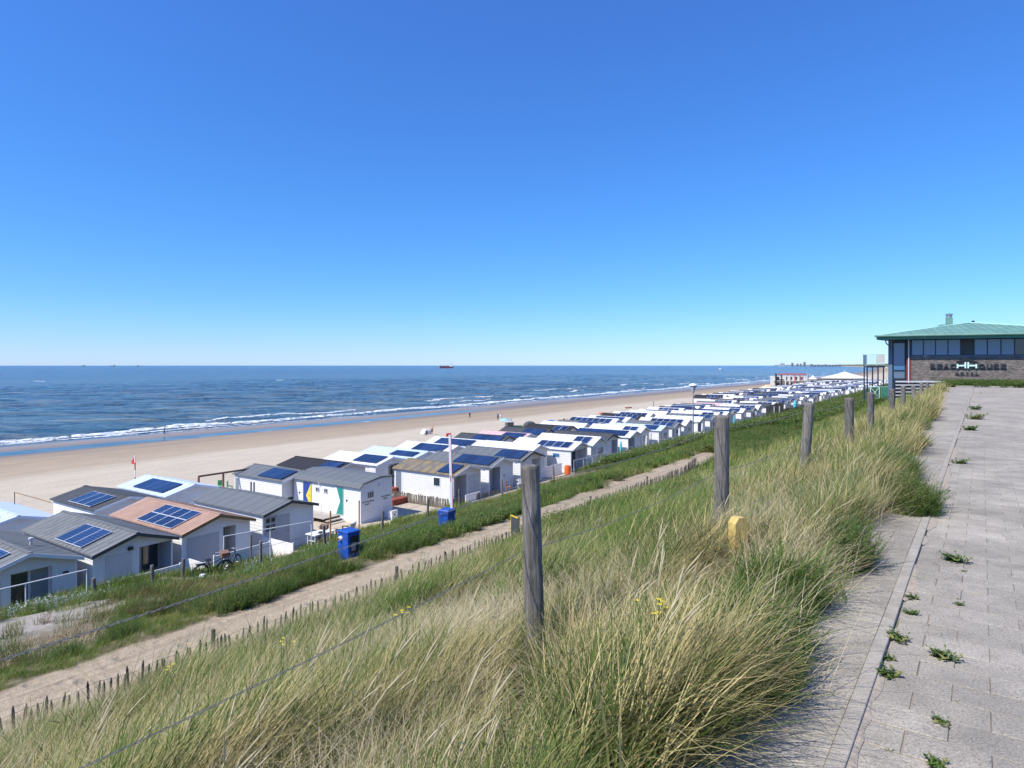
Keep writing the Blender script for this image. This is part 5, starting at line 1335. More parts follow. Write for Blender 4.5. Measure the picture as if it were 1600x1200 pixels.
# terrace furniture
tb = empty('terrace_table', at(25.9, 32.7), HUTROT, 'white rectangular garden table in front of the grey-blue door hut', 'table')
MB().bev(-.8, -.45, .70, .8, .45, .76, .01).obj('tabletop', M['white'], tb)
for x in (-.72, .66):
    for y in (-.38, .32): MB().box(x, y, 0, x + .06, y + .06, .70).obj('leg', M['greywhite'], tb)
MB().box(-.66, -.33, .3, .66, .33, .34).obj('shelf', M['greywhite'], tb)
lg = empty('lounge_chair', at(28.0, 32.9), HUTROT + R(200), 'grey cushioned garden lounge chair with black frame beside the toilet stairs', 'chair')
MB().bev(-.4, -.4, .28, .4, .4, .42, .03).obj('seat', M['lightgrey'], lg); MB().add([(-.4, .34, .40), (.4, .34, .40), (.4, .56, .98), (-.4, .56, .98), (-.4, .44, .38), (.4, .44, .38), (.4, .66, .96), (-.4, .66, .96)], [(0, 1, 2, 3), (4, 7, 6, 5), (3, 2, 6, 7), (0, 3, 7, 4), (1, 5, 6, 2)]).obj('backrest', M['lightgrey'], lg)
for x in (-.46, .40): MB().box(x, -.42, 0, x + .06, -.36, .58).box(x, .40, 0, x + .06, .46, .58).box(x, -.42, .58, x + .06, .46, .63).obj('arm_frame', M['black'], lg)
def chair(s, t, rz, m, label, name='garden_chair'):
    c = empty(name, at(s, t), rz, label, 'chair')
    MB().bev(-.22, -.22, .42, .22, .22, .46, .01).obj('seat', M[m], c); MB().box(-.22, .18, .46, .22, .22, .92).obj('backrest', M[m], c)
    for x in (-.21, .17):
        for y in (-.21, .17): MB().box(x, y, 0, x + .04, y + .04, .42).obj('leg', M[m], c)
chair(45.9, 32.5, R(80), 'orangewood', 'brown wooden chair on the terrace right of the mossy roofed hut'); chair(47.9, 32.6, R(200), 'white', 'white chair beside the outdoor table of the porthole hut'); chair(49.0, 32.3, R(30), 'white', 'white chair farther right at the outdoor table')
tb = empty('outdoor_table', at(48.4, 32.7), HUTROT, 'pale outdoor table before the porthole hut', 'table'); MB().lathe([(0, .74), (.6, .74), (.6, .70), (0, .70)], 18).obj('tabletop', M['greywhite'], tb); MB().tube([(0, 0, 0), (0, 0, .7)], .05, 8).obj('leg', M['darkgrey'], tb)
bb = empty('wooden_pallet_bench', at(46.8, 31.2), HUTROT, 'low grey plank bench at the edge of the terrace', 'bench')
for i in range(4): MB().box(0, i * .14, .30, 2.4, i * .14 + .12, .34).obj('plank', M['deck'], bb)
for x in (.1, 2.1): MB().box(x, .02, 0, x + .12, .5, .30).obj('leg', M['deck'], bb)
for i, (u, v) in enumerate(((345, 766), (359, 767))):
    p = hit(u, v, 40); s, t = st(p); chair(s, t, R(40 + 60 * i), 'green', 'pale green plastic chair under the pergola, %s' % ('left one' if i == 0 else 'right one'))
tag(MB().lathe([(0, 0), (.28, .02), (.33, .3), (.33, .75), (.28, .95), (0, .96)], 14).obj('barrel', M['orange'], None, at(56.3, 32.5)), 'bright orange barrel beside the post with the wide knot', 'barrel')
bpy.data.objects['barrel']['label'] = 'bright orange barrel standing on the terrace before the white set back hut'
for i, (u, v) in enumerate(((616, 775), (622, 787))):
    p = hit(u, v, 35); o = MB(); o.box(-.9, -.3, 0, .9, .3, .42); o.box(-.95, -.35, .42, .95, .35, .46)
    tag(o.obj('planter', M['rust'], None, p + Vector((0, 0, .3 if i == 0 else 0)), HUTROT), 'red brown wooden planter box %s the toilet building' % ('higher one behind' if i == 0 else 'lower one in the sand behind'), 'planter')
cb = empty('meter_cabinet', at(33.9, 34.5), HUTROT, 'small white cabinet at the gable foot of the toilet building', 'cabinet'); MB().bev(-.3, -.2, 0, .3, .2, .6, .03).obj('body', M['white'], cb); MB().box(-.32, -.22, .6, .32, .22, .64).obj('lid', M['greywhite'], cb); MB().box(-.1, -.215, .3, .05, -.2, .4).obj('badge', M['black'], cb)
# plank fence round the mossy roofed hut
pf = empty('plank_fence', W(38.7, 33.0, 4.6), HUTROT, 'low grey fence of upright split planks around the mossy roofed hut', 'fence')
pme = [MB().box(0, -.012, -.1, w, .012, h).mesh('plank', M['pale']) for w, h in ((.09, .78), (.11, .84), (.08, .72), (.10, .80))]
for i in range(56): link('plank', pr.choice(pme), pf, (pr.uniform(-.02, .02), i * .135, pr.uniform(-.03, .03)), (pr.gauss(0, .03), pr.gauss(0, .03), R(90) + pr.gauss(0, .06)))
for i in range(44): link('plank', pr.choice(pme), pf, (i * .135 + .12, -.02 - i * .02, pr.uniform(-.03, .03)), (pr.gauss(0, .03), pr.gauss(0, .03), pr.gauss(0, .06)))
# blue cabinets and barrier
p = G(545, 20.0); bx_ = empty('blue_cabinet', p, TH + R(-5), 'blue metal barrier cabinet with round white knob and dark recess, beside the path', 'cabinet')
z1 = EYE - .259 * 20 - p.z
MB().bev(-.22, -.26, -.2, .22, .26, z1, .03).obj('body', M['blue'], bx_); MB().bev(-.24, -.28, z1 - .01, .24, .28, z1 + .05, .02).obj('lid', M['blue'], bx_)
MB().tube([(-.22, .10, z1 - .20), (-.29, .10, z1 - .20)], [.085, .06], 12).obj('knob', M['white'], bx_); MB().tube([(-.285, .10, z1 - .20), (-.31, .10, z1 - .20)], .035, 10).obj('knob_centre', M['rust'], bx_)
MB().box(-.12, -.272, z1 - .62, .16, -.262, z1 - .10).obj('recess', M['black'], bx_); MB().box(-.10, -.280, z1 - .55, .06, -.273, z1 - .30).obj('plate', M['deck'], bx_)
p = G(698, 28.0); bx_ = empty('blue_cabinet', p, TH + R(8), 'plain blue barrier cabinet at the foot of the raised red and white arm', 'cabinet'); z1 = EYE - .222 * 28 - p.z - .05
MB().bev(-.28, -.24, -.2, .28, .24, z1 - .22, .01).obj('body', M['blue'], bx_); MB().bev(-.31, -.27, z1 - .219, .31, .27, z1, .05).obj('lid', M['blue'], bx_)
ar = empty('barrier_arm', p + Vector((.22, .15, z1 - .5)), TH, 'tall upright white barrier arm with red edge, raised beside the blue cabinet', 'barrier'); L = (EYE - .109 * 28) - (p.z + z1 - .5)
MB().box(-.06, -.03, 0, .04, .03, L).obj('arm', M['white'], ar, (0, 0, 0), (0, 0, R(-50))).rotation_euler = (0, R(-1.5), R(-60))
e = MB(); e.box(.041, -.032, 0, .06, .032, L); e.box(-.03, -.036, L * .45, .0, -.031, L * .45 + .25)
e.obj('red_edge', M['red'], ar).rotation_euler = (0, R(-1.5), R(-60))
# yellow marker post near the kerb
p = G(1152, 5.6); ym = empty('marker_post', p, R(20), 'pale yellow plastic marker post leaning slightly in the marram grass', 'marker post'); h = EYE - .237 * 5.6 - p.z; ym.rotation_euler = (0, R(1.5), R(22))
b = MB(); b.add([(-.07, -.045, -.3), (.07, -.045, -.3), (.07, .045, -.3), (-.07, .045, -.3), (-.07, -.045, h - .05), (.07, -.045, h - .05), (.07, .045, h - .05), (-.07, .045, h - .05), (-.035, -.045, h), (.035, -.045, h), (.035, .045, h), (-.035, .045, h)],
      [(0, 1, 5, 4), (1, 2, 6, 5), (2, 3, 7, 6), (3, 0, 4, 7), (4, 5, 9, 8), (5, 6, 10, 9), (6, 7, 11, 10), (7, 4, 8, 11), (8, 9, 10, 11)]); b.obj('body', M['paleyellow'], ym)
MB().box(.0705, -.03, .1, .074, .03, h - .10).obj('side_recess', M['oldbrown'], ym)
# path sign with yellow edge
p = G(809, 18.0); sg_ = empty('path_sign', p, R(-62), 'small dark backed sign with yellow edge beside the sandy path', 'sign'); zt = EYE - .239 * 18 - p.z
MB().tube([(0, .03, -.3), (0, .03, zt + .05)], .03, 8).obj('post', M['steel'], sg_); MB().box(-.36, -.005, zt - .44, .02, .012, zt).obj('plate', M['darkgrey'], sg_)
b = MB(); b.box(-.38, -.03, zt - .46, -.362, .02, zt + .02); b.box(-.362, -.03, zt + .001, .03, .02, zt + .02); b.obj('rim', M['yellow'], sg_)
# bicycles
def bike_parts():
    r = empty('bicycle', (0, 0, 0)); rw = .34
    def wheel(x, dr):
        w = MB(); w.tube([(x + rw * math.cos(a), 0, rw + .01 + rw * math.sin(a)) for a in [i * math.pi / 14 for i in range(29)]], .018, 5, 0, False); wo_ = w.obj('wheel', M['rubber'], r)
        ri = MB(); ri.tube([(x + (rw - .03) * math.cos(a), 0, rw + .01 + (rw - .03) * math.sin(a)) for a in [i * math.pi / 14 for i in range(29)]], .008, 4, 0, False)
        for i in range(10):
            a = i * math.pi / 5; ri.tube([(x, .0, rw + .01), (x + (rw - .03) * math.cos(a), 0, rw + .01 + (rw - .03) * math.sin(a))], .0025, 3, 0, False)
        ri.tube([(x, -.05, rw + .01), (x, .05, rw + .01)], .025, 6); ri.obj('rim', M['steel'], wo_)
        MB().tube([(x + (rw + .035) * math.cos(a), 0, rw + .01 + (rw + .035) * math.sin(a)) for a in [R(20) + i * R(150) / 10 for i in range(11)]], .016, 4, 0, True).obj('mudguard', M['black'], r)
    wheel(-.54, 0); wheel(.54, 0)
    f = MB()
    for a, c in (((-.54, 0, .35), (-.08, 0, .30)), ((-.08, 0, .30), (-.22, 0, .82)), ((-.08, 0, .30), (.40, 0, .72)), ((-.17, 0, .62), (.38, 0, .84)), ((-.54, 0, .35), (-.19, 0, .70)), ((.54, 0, .35), (.36, 0, .98))): f.tube([a, c], .018, 6)
    f.tube([(-.08, -.12, .14), (-.08, -.12, .30), (-.08, .12, .30), (-.08, .12, .46)], .014, 5); f.obj('frame', M['black'], r)
    MB().tube([(.36, 0, .98), (.34, 0, 1.08), (.34, .12, 1.12), (.16, .27, 1.06)], .012, 6).tube([(.34, 0, 1.08), (.34, -.12, 1.12), (.16, -.27, 1.06)], .012, 6).obj('handlebar', M['steel'], r)
    MB().bev(-.36, -.09, .86, -.10, .09, .94, .03).obj('saddle', M['black'], r); MB().tube([(-.22, 0, .8), (-.23, 0, .88)], .014, 6).obj('seat_post', M['steel'], r)
    MB().box(-.78, -.07, .74, -.34, .07, .76).tube([(-.7, .06, .75), (-.54, .05, .35)], .008, 4).tube([(-.7, -.06, .75), (-.54, -.05, .35)], .008, 4).obj('rear_rack', M['black'], r)
    MB().lathe([(0, .0), (.04, .0), (.05, .06), (0, .08)], 8).obj('headlight', M['steel'], r, (.42, 0, .92))
    return r
bk = bike_parts(); p = at(16.9, 29.3); bk.location = p; bk.rotation_euler = (R(6), 0, TH + R(-15)); tag(bk, 'black bicycle with front wheel turned to the path, left of the parked pair', 'bicycle', 'bicycles parked at the fence')
bsk = MB().bev(-.18, -.22, .0, .18, .22, .26, .01).obj('crate', M['wood'], bk, (.52, 0, .90))
b2 = copy_tree(bk); b2.location = at(18.2, 29.8); b2.rotation_euler = (R(-5), 0, TH + R(28)); b2['label'] = 'black bicycle parked right of the crate bicycle against the handrail'
b3 = copy_tree(bk); b3.location = at(23.9, 30.2); b3.rotation_euler = (R(4), 0, TH + R(35)); b3['label'] = 'black bicycle half hidden in grass below the white garden table'
for o_ in (b2,):
    for c_ in list(o_.children):
        if c_.name.startswith('crate'): bpy.data.objects.remove(c_)
tag(MB().lathe([(0, 0), (.12, .03), (.16, .14), (.12, .25), (0, .28)], 12).obj('buoy', M['white'], None, at(16.0, 28.6, .1)), 'small round white float lying at the bicycle wheel', 'float')

# street lamp
p = px(1083, 68); s, t = st(p); p.z = Tz(s, t); lam = empty('street_lamp', p, 0, 'single grey street lamp with white cone head rising from the dune scrub', 'street lamp'); h = EYE - .030 * 68 - p.z
MB().tube([(0, 0, -.5), (0, 0, 1.0), (0, 0, h - .95)], [.10, .085, .045], 12).obj('pole', M['steel'], lam)
MB().lathe([(.045, h - .98), (.09, h - .85), (.14, h - .72), (.05, h - .70)], 12).obj('neck', M['lightgrey'], lam); MB().lathe([(.14, h - .72), (.22, h - .45), (.37, h - .12), (.36, h - .10)], 18).obj('lamp_shade', M['greywhite'], lam, smooth=True)
MB().lathe([(.42, h - .12), (.44, h - .05), (.30, h + .08), (0, h + .14)], 18).obj('cap', M['white'], lam, smooth=True)

# clutter on the terraces farther along the row
cr = random.Random(33); cn = 0
for k in range(34):
    s = 64 + k * 2.45 + cr.uniform(-.6, .6)
    if s > 150: break
    t = 31.7 + cr.uniform(-.7, .5); nth = ORD[min(int((s - 64.1) / 4.9) + 5, 25)]; c = cr.random()
    if c < .30: chair(s, t, cr.uniform(0, 6), cr.choice(['white', 'greywhite', 'wood', 'bluecloth0' if False else 'blue']), '%s garden chair before the %s hut past the barrier arm' % ('lone' if k % 2 else 'second', nth))
    elif c < .45:
        e = empty('small_table', at(s, t), 0, 'round white table before the %s hut past the barrier arm' % nth, 'table'); MB().lathe([(0, .72), (.45, .72), (.45, .68), (0, .68)], 12).obj('tabletop', M['white'], e); MB().tube([(0, 0, 0), (0, 0, .68)], .04, 6).obj('leg', M['greywhite'], e)
    elif c < .62:
        e = empty('folded_umbrella', at(s, t), 0, 'folded pale umbrella before the %s hut past the barrier arm' % nth, 'umbrella'); MB().tube([(0, 0, 0), (0, 0, 2.3)], .025, 6).obj('pole', M['greywhite'], e); MB().lathe([(.12, .9), (.15, 1.3), (.10, 2.0), (0, 2.3)], 8).obj('canopy', M[cr.choice(['cream', 'white', 'turq'])], e); MB().lathe([(.28, 0), (.26, .1), (0, .12)], 10).obj('base', M['darkgrey'], e)
    elif c < .80: tag(MB().tube([(0, 0, -.2), (.02, 0, cr.uniform(1.4, 2.6))], .045, 6).obj('stake', M[cr.choice(['wood', 'pale', 'orangewood'])], None, at(s, t)), 'thin upright stake before the %s hut past the barrier arm' % nth, 'stake')
    else: tag(MB().bev(-.45, -.25, 0, .45, .25, .5, .04).bev(-.47, -.27, .502, .47, .27, .58, .02).obj('storage_box', M[cr.choice(['greywhite', 'wood', 'teal'])], None, at(s, t), cr.uniform(0, 3)), 'low storage box before the %s hut past the barrier arm' % nth, 'box')
# ------------------------------------------------------------------ folded umbrellas, plank wall and loungers on the slope
def umbrella_closed(p, h, m, label, base='white', lean=0.0):
    r = empty('folded_umbrella', p, 0, label, 'umbrella'); r.rotation_euler = (0, lean, 0)
    MB().tube([(0, 0, 0), (0, 0, h)], .03, 6).obj('pole', M['greywhite'], r)
    MB().lathe([(.16, h * .32), (.22, h * .36), (.17, h * .5), (.13, h * .55), (.19, h * .62), (.21, h * .8), (.12, h * .95), (0, h)], 10).obj('canopy', M[m], r)
    MB().lathe([(0, .0), (.34, .0), (.30, .12), (.05, .16)], 12).obj('base', M[base], r); return r
umbrella_closed(px(1242, 79, 654), 2.25, 'turq', 'folded turquoise umbrella in front of the grey plank wall')
umbrella_closed(px(1298, 112, 643), 1.9, 'turq', 'distant folded turquoise umbrella right of the plank wall on the slope')
for u, v, c in ((1339, 621, 'cream'), (1345, 622, 'paleyellow'), (1350, 619, 'cream')): umbrella_closed(px(u, 190, v), 2.4, c, {1339: 'leftmost of three folded cream umbrellas by the balcony posts', 1345: 'middle folded umbrella of three by the balcony posts, slightly yellower', 1350: 'rightmost of three folded cream umbrellas by the balcony posts'}[u])
wallp = px(1197, 73, 668); wallp.z = Tz(*st(wallp))
gw = empty('plank_wall', wallp, R(22), 'weathered grey upright plank windbreak standing on the slope', 'fence')
for i in range(44):
    h = 2.15 - (i > 15) * .75 - (i > 15) * (i - 15) * .004 + pr.uniform(-.1, .1); x = i * .165
    zz = Tz(*st(wallp + Vector((x * math.cos(R(22)), x * math.sin(R(22)), 0)))) - wallp.z
    MB().box(x, -.015, zz - .3, x + .145, .015, zz + h).obj('plank', M['pale'], gw)
for x in (1.1, 1.9): MB().tube([(x, -.1, 0), (x, -.1, 2.1)], .05, 6).obj('post', M['greywhite'], gw)
ln = empty('sun_lounger', px(1206, 70, 668) + Vector((0, 0, .1)), R(12), 'white sun lounger with turquoise cushion below the plank wall', 'lounger'); ln.location.z = Tz(*st(ln.location)) + .05
MB().box(-.9, -.3, .28, .9, .3, .34).obj('frame', M['white'], ln); MB().bev(0, -.28, .34, .88, .28, .60, .05).obj('cushion', M['turq'], ln)
for x in (-.8, .75): MB().box(x, -.28, 0, x + .05, .28, .28).obj('leg', M['white'], ln)

# ------------------------------------------------------------------ far pavilions
p = px(1212, 385); s, t = st(p); p.z = Tz(s, t); pv = empty('beach_pavilion', p, R(-4), 'far two storey beach pavilion with faded red top beam and black left corner', 'building')
Wd = 20.0; Hh_ = EYE + (-.0125) * 385 - p.z
MB().box(0, 4, 0, Wd, 10, Hh_ * .8).obj('wall', M['cream'], pv)
MB().box(1.5, 0, Hh_ - .9, 17.5, .5, Hh_).obj('top_beam', M['pinkred'], pv); MB().box(-.2, -.2, 0, .6, .4, Hh_).box(.6, -.1, Hh_ * .5, 5, .2, Hh_ * .5 + .6).box(3.2, -.2, 0, 3.8, .4, Hh_ - .9).obj('black_frame', M['black'], pv)
for x in (5.5, 8.0, 11.0, 14.0): MB().box(x, -.1, 0, x + .55, .4, Hh_ - .95).obj('pillar', M['pinkred' if x > 10 else 'cream'], pv)
MB().box(0, .6, Hh_ * .45, Wd, 3.9, Hh_ * .45 + .3).obj('floor_slab', M['white'], pv)
for x in (2, 6.8, 9.6, 12.6, 16.0): MB().box(x, 3.9, .4, x + 1.6, 3.98, 2.6).obj('window', M['glass'], pv); MB().box(x, 3.9, Hh_ * .52, x + 1.4, 3.98, Hh_ * .75).obj('window', M['glass'], pv)
for i in range(7): MB().tube([(15.5 + i * .75, .2, 0), (15.5 + i * .75, .2, Hh_ - .2)], .09, 5).obj('scaffold_pole', M['oldbrown' if i % 2 else 'greywhite'], pv)
p = px(1320, 500); s, t = st(p); p.z = Tz(s, t); tn = empty('round_pavilion', p, 0, 'large round beach pavilion with wide white tent roof and small finial', 'building'); hz = EYE - .0178 * 500 - p.z
MB().lathe([(13.5, 0), (13.5, hz - .3)], 28).obj('wall', M['cream'], tn)
rf_ = MB().lathe([(17.5, hz - .9), (11, hz + .7), (5, hz + 2.4), (1.2, hz + 3.7), (0, hz + 3.8)], 28).obj('tent_roof', M['roof_white'], tn); MB().lathe([(.6, hz + 3.7), (.6, hz + 4.3), (.9, hz + 4.5), (0, hz + 4.8)], 10).obj('finial', M['greywhite'], rf_)
MB().box(-22, -13.8, 0, 20, -13.6, 1.6).obj('terrace_screen', M['deck'], tn)
for i in range(9): MB().box(-20 + i * 4.6, -13.9, 1.6, -19.7 + i * 4.6, -13.6, 3.2).obj('post', M['greywhite'], tn)
p = px(1295, 400); p.z = Tz(*st(p)); lp_ = empty('low_pavilion', p, R(-3), 'low far pavilion with flat dark roof and white walls between the two big ones', 'building')
MB().box(-13, 0, 0, 13, 8, 3.0).obj('wall', M['white'], lp_); MB().box(-14, -1, 3.0, 14, 8.5, 3.35).obj('roof', M['roof_dark'], lp_)
for x in range(-11, 12, 3): MB().box(x, -.08, .6, x + 1.7, -.01, 2.3).obj('window', M['glass'], lp_)
MB().lathe([(3.2, 3.2), (1.2, 4.4), (0, 6.0)], 8, 0, (-9, 2)).obj('pointed_awning', M['white'], lp_)
p = px(1178, 285); p.z = Tz(*st(p)) - .1; ww = empty('white_windscreen', p, R(6), 'long low white windscreen wall along the beach, left of the far pavilion', 'fence')
for i in range(14): MB().box(i * 1.9, 0, 0, i * 1.9 + 1.82, .08, 1.75).obj('screen_panel', M['white'], ww); MB().box(i * 1.9 + 1.82, -.04, 0, i * 1.9 + 1.9, .12, 1.85).obj('post', M['greywhite'], ww)
def parasol(p, r, h, m, label, name='parasol'):
    e = empty(name, p, pr.uniform(0, 3), label, 'parasol'); MB().tube([(0, 0, 0), (0, 0, h)], .03, 6).obj('pole', M['greywhite'], e)
    MB().lathe([(r, h - r * .38), (r * .75, h - r * .2), (r * .35, h - .04), (0, h + .02)], 10).obj('canopy', M[m], e); return e
M['beige'] = mat('beige_cloth', (.55, .42, .28), .8, .08, 2); M['purple'] = mat('purple_cloth', (.10, .04, .28), .7, .1, 3); M['skyblue'] = mat('light_blue_cloth', (.25, .50, .68), .7, .08, 2); M['bluecloth'] = mat('blue_cloth', (.03, .14, .50), .6, .1, 2)
def hitz(u, v): return hit(u, v, 40, 900)
parasol(px(1202, 310, 612), 4.4, 3.4, 'beige', 'wide beige tent canopy at the foot of the far pavilion', 'beach_canopy')
parasol(px(1218, 300, 611), 1.3, 2.6, 'purple', 'small purple parasol before the far pavilion')
parasol(px(1243, 330, 611), 1.5, 3.0, 'paleturq', 'pale green pointed parasol right of the purple one')
parasol(hitz(789, 672), 1.1, 2.2, 'skyblue', 'light blue beach parasol on the dry sand')
def dome(u, v, w, h, m, label):
    b = MB(); b.lathe([(w, 0), (w * .93, h * .4), (w * .65, h * .8), (w * .3, h * .97), (0, h)], 12); e = empty('beach_tent', hitz(u, v), .4, label, 'tent'); b.obj('shell', M[m], e, smooth=True); MB().box(w * .55, -.25, 0, w * .99, .25, h * .5).obj('opening', M['darkgrey'], e)
dome(665, 678, 1.0, .95, 'greywhite', 'pale grey round beach tent beside the standing bather'); dome(861, 663, .95, .95, 'bluecloth', 'blue beach tent on the dry sand'); dome(828, 668, 1.4, 1.2, 'darkgrey', 'dark domed tent behind the seaward huts')
tag(MB().bev(-.4, -.25, 0, .4, .25, .55, .1).obj('beach_bag', M['red'], None, hitz(701, 682), .5), 'small red bag lying on the dry beach', 'bag')
for u, v, m, lab in ((942, 647, 'orange', 'orange sunbed lying on the sand'), (982, 638, 'rust', 'red brown sunbed farther along the sand')):
    tag(MB().bev(-1.1, -.35, .15, 1.1, .35, .35, .05).box(-.9, -.3, 0, -.8, .3, .16).box(.8, -.3, 0, .9, .3, .16).obj('sunbed', M[m], None, hitz(u, v), .6), lab, 'sunbed')
for u, v, h, m, lab in ((1021, 641, 2.4, 'darkgrey', 'dark lone pole at the edge of the hut rows'), (1105, 628, 2.9, 'yellow', 'yellow marker mast on the beach')):
    e = empty('beach_pole', hitz(u, v), 0, lab, 'pole'); MB().tube([(0, 0, 0), (0, 0, h)], .07, 6).obj('pole', M[m if m != 'yellow' else 'greywhite'], e)
    if m == 'yellow': MB().box(-.5, -.02, h - 1.2, .5, .02, h).obj('flag', M['yellow'], e)
# lifeguard flagpole behind the white roofed hut
fp = empty('flagpole', W(24.9, 55.8, 4.4), 0, 'thin red and white banded flagpole with small red flag on the beach', 'flagpole')
k_ = (211 - 800) / 1000; fp.location = Vector((k_ * 53, 53, 4.35))
for i in range(7):
    MB().tube([(0, 0, i * .6), (0, 0, i * .6 + .598)], .05, 8).obj('band', M['white' if i % 2 == 0 else 'pinkred'], fp)
b = MB(); b.add([(0, 0, 4.15), (-.35, .06, 3.65), (-.30, .02, 3.5), (-.05, -.05, 3.45), (0, 0, 3.5)], [(0, 1, 2, 3, 4)]); b.add([(0, .012, 4.15), (-.35, .072, 3.65), (-.30, .032, 3.5), (-.05, -.038, 3.45), (0, .012, 3.5)], [(4, 3, 2, 1, 0)]); b.obj('flag', M['red'], fp)
# small green vehicle by the seaward row
p = hitz(803, 676); jp = empty('green_tractor', p, R(20), 'small green beach tractor with glass cab parked behind the seaward huts', 'tractor')
M['tgreen'] = mat('tractor_green', (.04, .14, .07), .5, .1, 4)
MB().bev(-.2, -.5, .6, 1.5, .5, 1.25, .08).obj('bonnet', M['tgreen'], jp); MB().box(-1.5, -.7, .6, -.2, .7, 1.0).obj('body', M['tgreen'], jp); MB().box(-1.4, -.62, 1.0, -.25, .62, 1.9).obj('cab_glass', M['glass'], jp); MB().box(-1.5, -.7, 1.9, -.15, .7, 2.05).obj('cab_roof', M['greywhite'], jp)
for x, y, r in ((-.9, .72, .65), (-.9, -.72, .65), (1.1, .6, .42), (1.1, -.6, .42)): MB().tube([(x, y - .14, r), (x, y + .14, r)], r, 14).obj('wheel', M['rubber'], jp)
# leafy planter by the seaward row
_h = herb('potted_shrub', 60, 16, .9, .12, M['herb'], 90, .6); col.objects.link(_h); _h.location = hit(276, 768, 40); _h.name = 'potted_shrub'; tag(_h, 'round green shrub on the sand behind the salmon roofed hut', 'shrub')
_h = herb('dark_shrub', 1, 1, .1, .1, M['herb'], 91); bpy.data.objects.remove(_h)
umbrella_closed(W(20.9, 50.6, 4.5), 2.6, 'darkgrey', 'dark folded umbrella between the two pale roofed seaward huts')

# ------------------------------------------------------------------ people on the beach
M['cloth_black'] = mat('black_clothes', (.02, .02, .025), .8, .2, 5); M['cloth_white'] = mat('white_clothes', (.7, .7, .7), .8, .05, 5); M['cloth_red'] = mat('red_clothes', (.45, .05, .04), .8, .1, 5); M['cloth_blue'] = mat('blue_grey_clothes', (.10, .16, .25), .8, .1, 5)
def person(p, rz, top, bottom, label, pose='walk', h=1.75, bare_legs=False):
    k = h / 1.75
    J = {'pelvis': (0, 0, .95), 'waist': (0, 0, 1.12), 'chest': (0, 0.01, 1.33), 'neck': (0, .01, 1.50), 'head': (.01, .0, 1.58), 'crown': (.015, 0, 1.74)}
    if pose == 'walk': a = dict(lk=(.14, .10, .52), lf=(.02, .10, .08), rk=(.02, -.10, .50), rf=(-.26, -.10, .12), le=(-.12, .23, 1.12), lh=(-.02, .25, .88), re=(.10, -.23, 1.12), rh=(.26, -.22, .92))
    elif pose == 'stand': a = dict(lk=(.02, .11, .50), lf=(0, .13, .08), rk=(.0, -.11, .50), rf=(-.02, -.13, .08), le=(.0, .25, 1.12), lh=(.06, .26, .86), re=(-.03, -.25, 1.12), rh=(.08, -.20, .92))
    else:
        for n in J: J[n] = (J[n][0], J[n][1], J[n][2] - .73)
        a = dict(lk=(.42, .12, .45), lf=(.75, .12, .08), rk=(.45, -.12, .30), rf=(.85, -.14, .08), le=(-.12, .24, .42), lh=(-.25, .26, .14), re=(.18, -.2, .45), rh=(.38, -.14, .42))
    pz = J['pelvis'][2]; cz = J['chest'][2] + .10
    names = ['pelvis', 'waist', 'chest', 'neck', 'head', 'crown']; V = [J[n] for n in names]; Rr = [.135, .12, .15, .058, .095, .075]
    E = [(0, 1), (1, 2), (2, 3), (3, 4), (4, 5)]
    def add(pts, rr, root):
        prev = root
        for q, r in zip(pts, rr): V.append(q); Rr.append(r); E.append((prev, len(V) - 1)); prev = len(V) - 1
    add([(0, .10, pz - .06), a['lk'], a['lf'], (a['lf'][0] + .14, a['lf'][1], a['lf'][2] - .04)], [.095, .06, .04, .035], 0)
    add([(0, -.10, pz - .06), a['rk'], a['rf'], (a['rf'][0] + .14, a['rf'][1], a['rf'][2] - .04)], [.095, .06, .04, .035], 0)
    add([(0, .19, cz), a['le'], a['lh'], tuple(x + d for x, d in zip(a['lh'], (.03, 0, -.09)))], [.06, .045, .032, .035], 2); add([(0, -.19, cz), a['re'], a['rh'], tuple(x + d for x, d in zip(a['rh'], (.03, 0, -.09)))], [.06, .045, .032, .035], 2)
    me = bpy.data.meshes.new('person'); me.from_pydata([tuple(c * k for c in v_) for v_ in V], E, []); o = bpy.data.objects.new('person', me); col.objects.link(o)
    sk = o.modifiers.new('skin', 'SKIN'); sk.use_smooth_shade = True; o.modifiers.new('sub', 'SUBSURF').levels = 1
    for i, r in enumerate(Rr): me.skin_vertices[0].data[i].radius = (r * k, r * k)
    me.skin_vertices[0].data[0].use_root = True
    dg = bpy.context.evaluated_depsgraph_get(); m2 = bpy.data.meshes.new_from_object(o.evaluated_get(dg)); bpy.data.objects.remove(o)
    m2.name = 'person'; m2.materials.clear(); [m2.materials.append(M[x]) for x in ('skin', top, bottom, 'hair')]
    for f in m2.polygons:
        x, y, z = f.center; z /= k
        if z > J['head'][2] + .06 and (x / k < .05 or z > J['head'][2] + .12): f.material_index = 3
        elif z > J['neck'][2] - .02: f.material_index = 0
        elif z > pz + .02: f.material_index = 0 if (abs(y) / k > .23 and z < cz - .14) else 1
        elif pose == 'sit': f.material_index = 2 if x / k < .3 else 0
        else: f.material_index = 0 if (bare_legs and z < .55) or z < .07 or abs(y) / k > .2 else 2
    o = link('person', m2, None, p, rz); return tag(o, label, 'person')
person(hitz(257, 679), R(200), 'cloth_black', 'cloth_black', 'person in dark clothes walking along the wet sand bar', 'walk', 1.7)
person(hitz(675, 680), R(250), 'skin', 'cloth_black', 'bare-chested person in dark shorts standing by the pale tent', 'stand', 1.8, True)
person(hitz(672, 680) + Vector((-.6, 0, 0)), R(250), 'cloth_black', 'cloth_black', 'person in black sitting on the sand next to the pale tent', 'sit')
person(hitz(734, 654), R(60), 'cloth_black', 'cloth_black', 'lone person in black walking up the beach', 'walk')
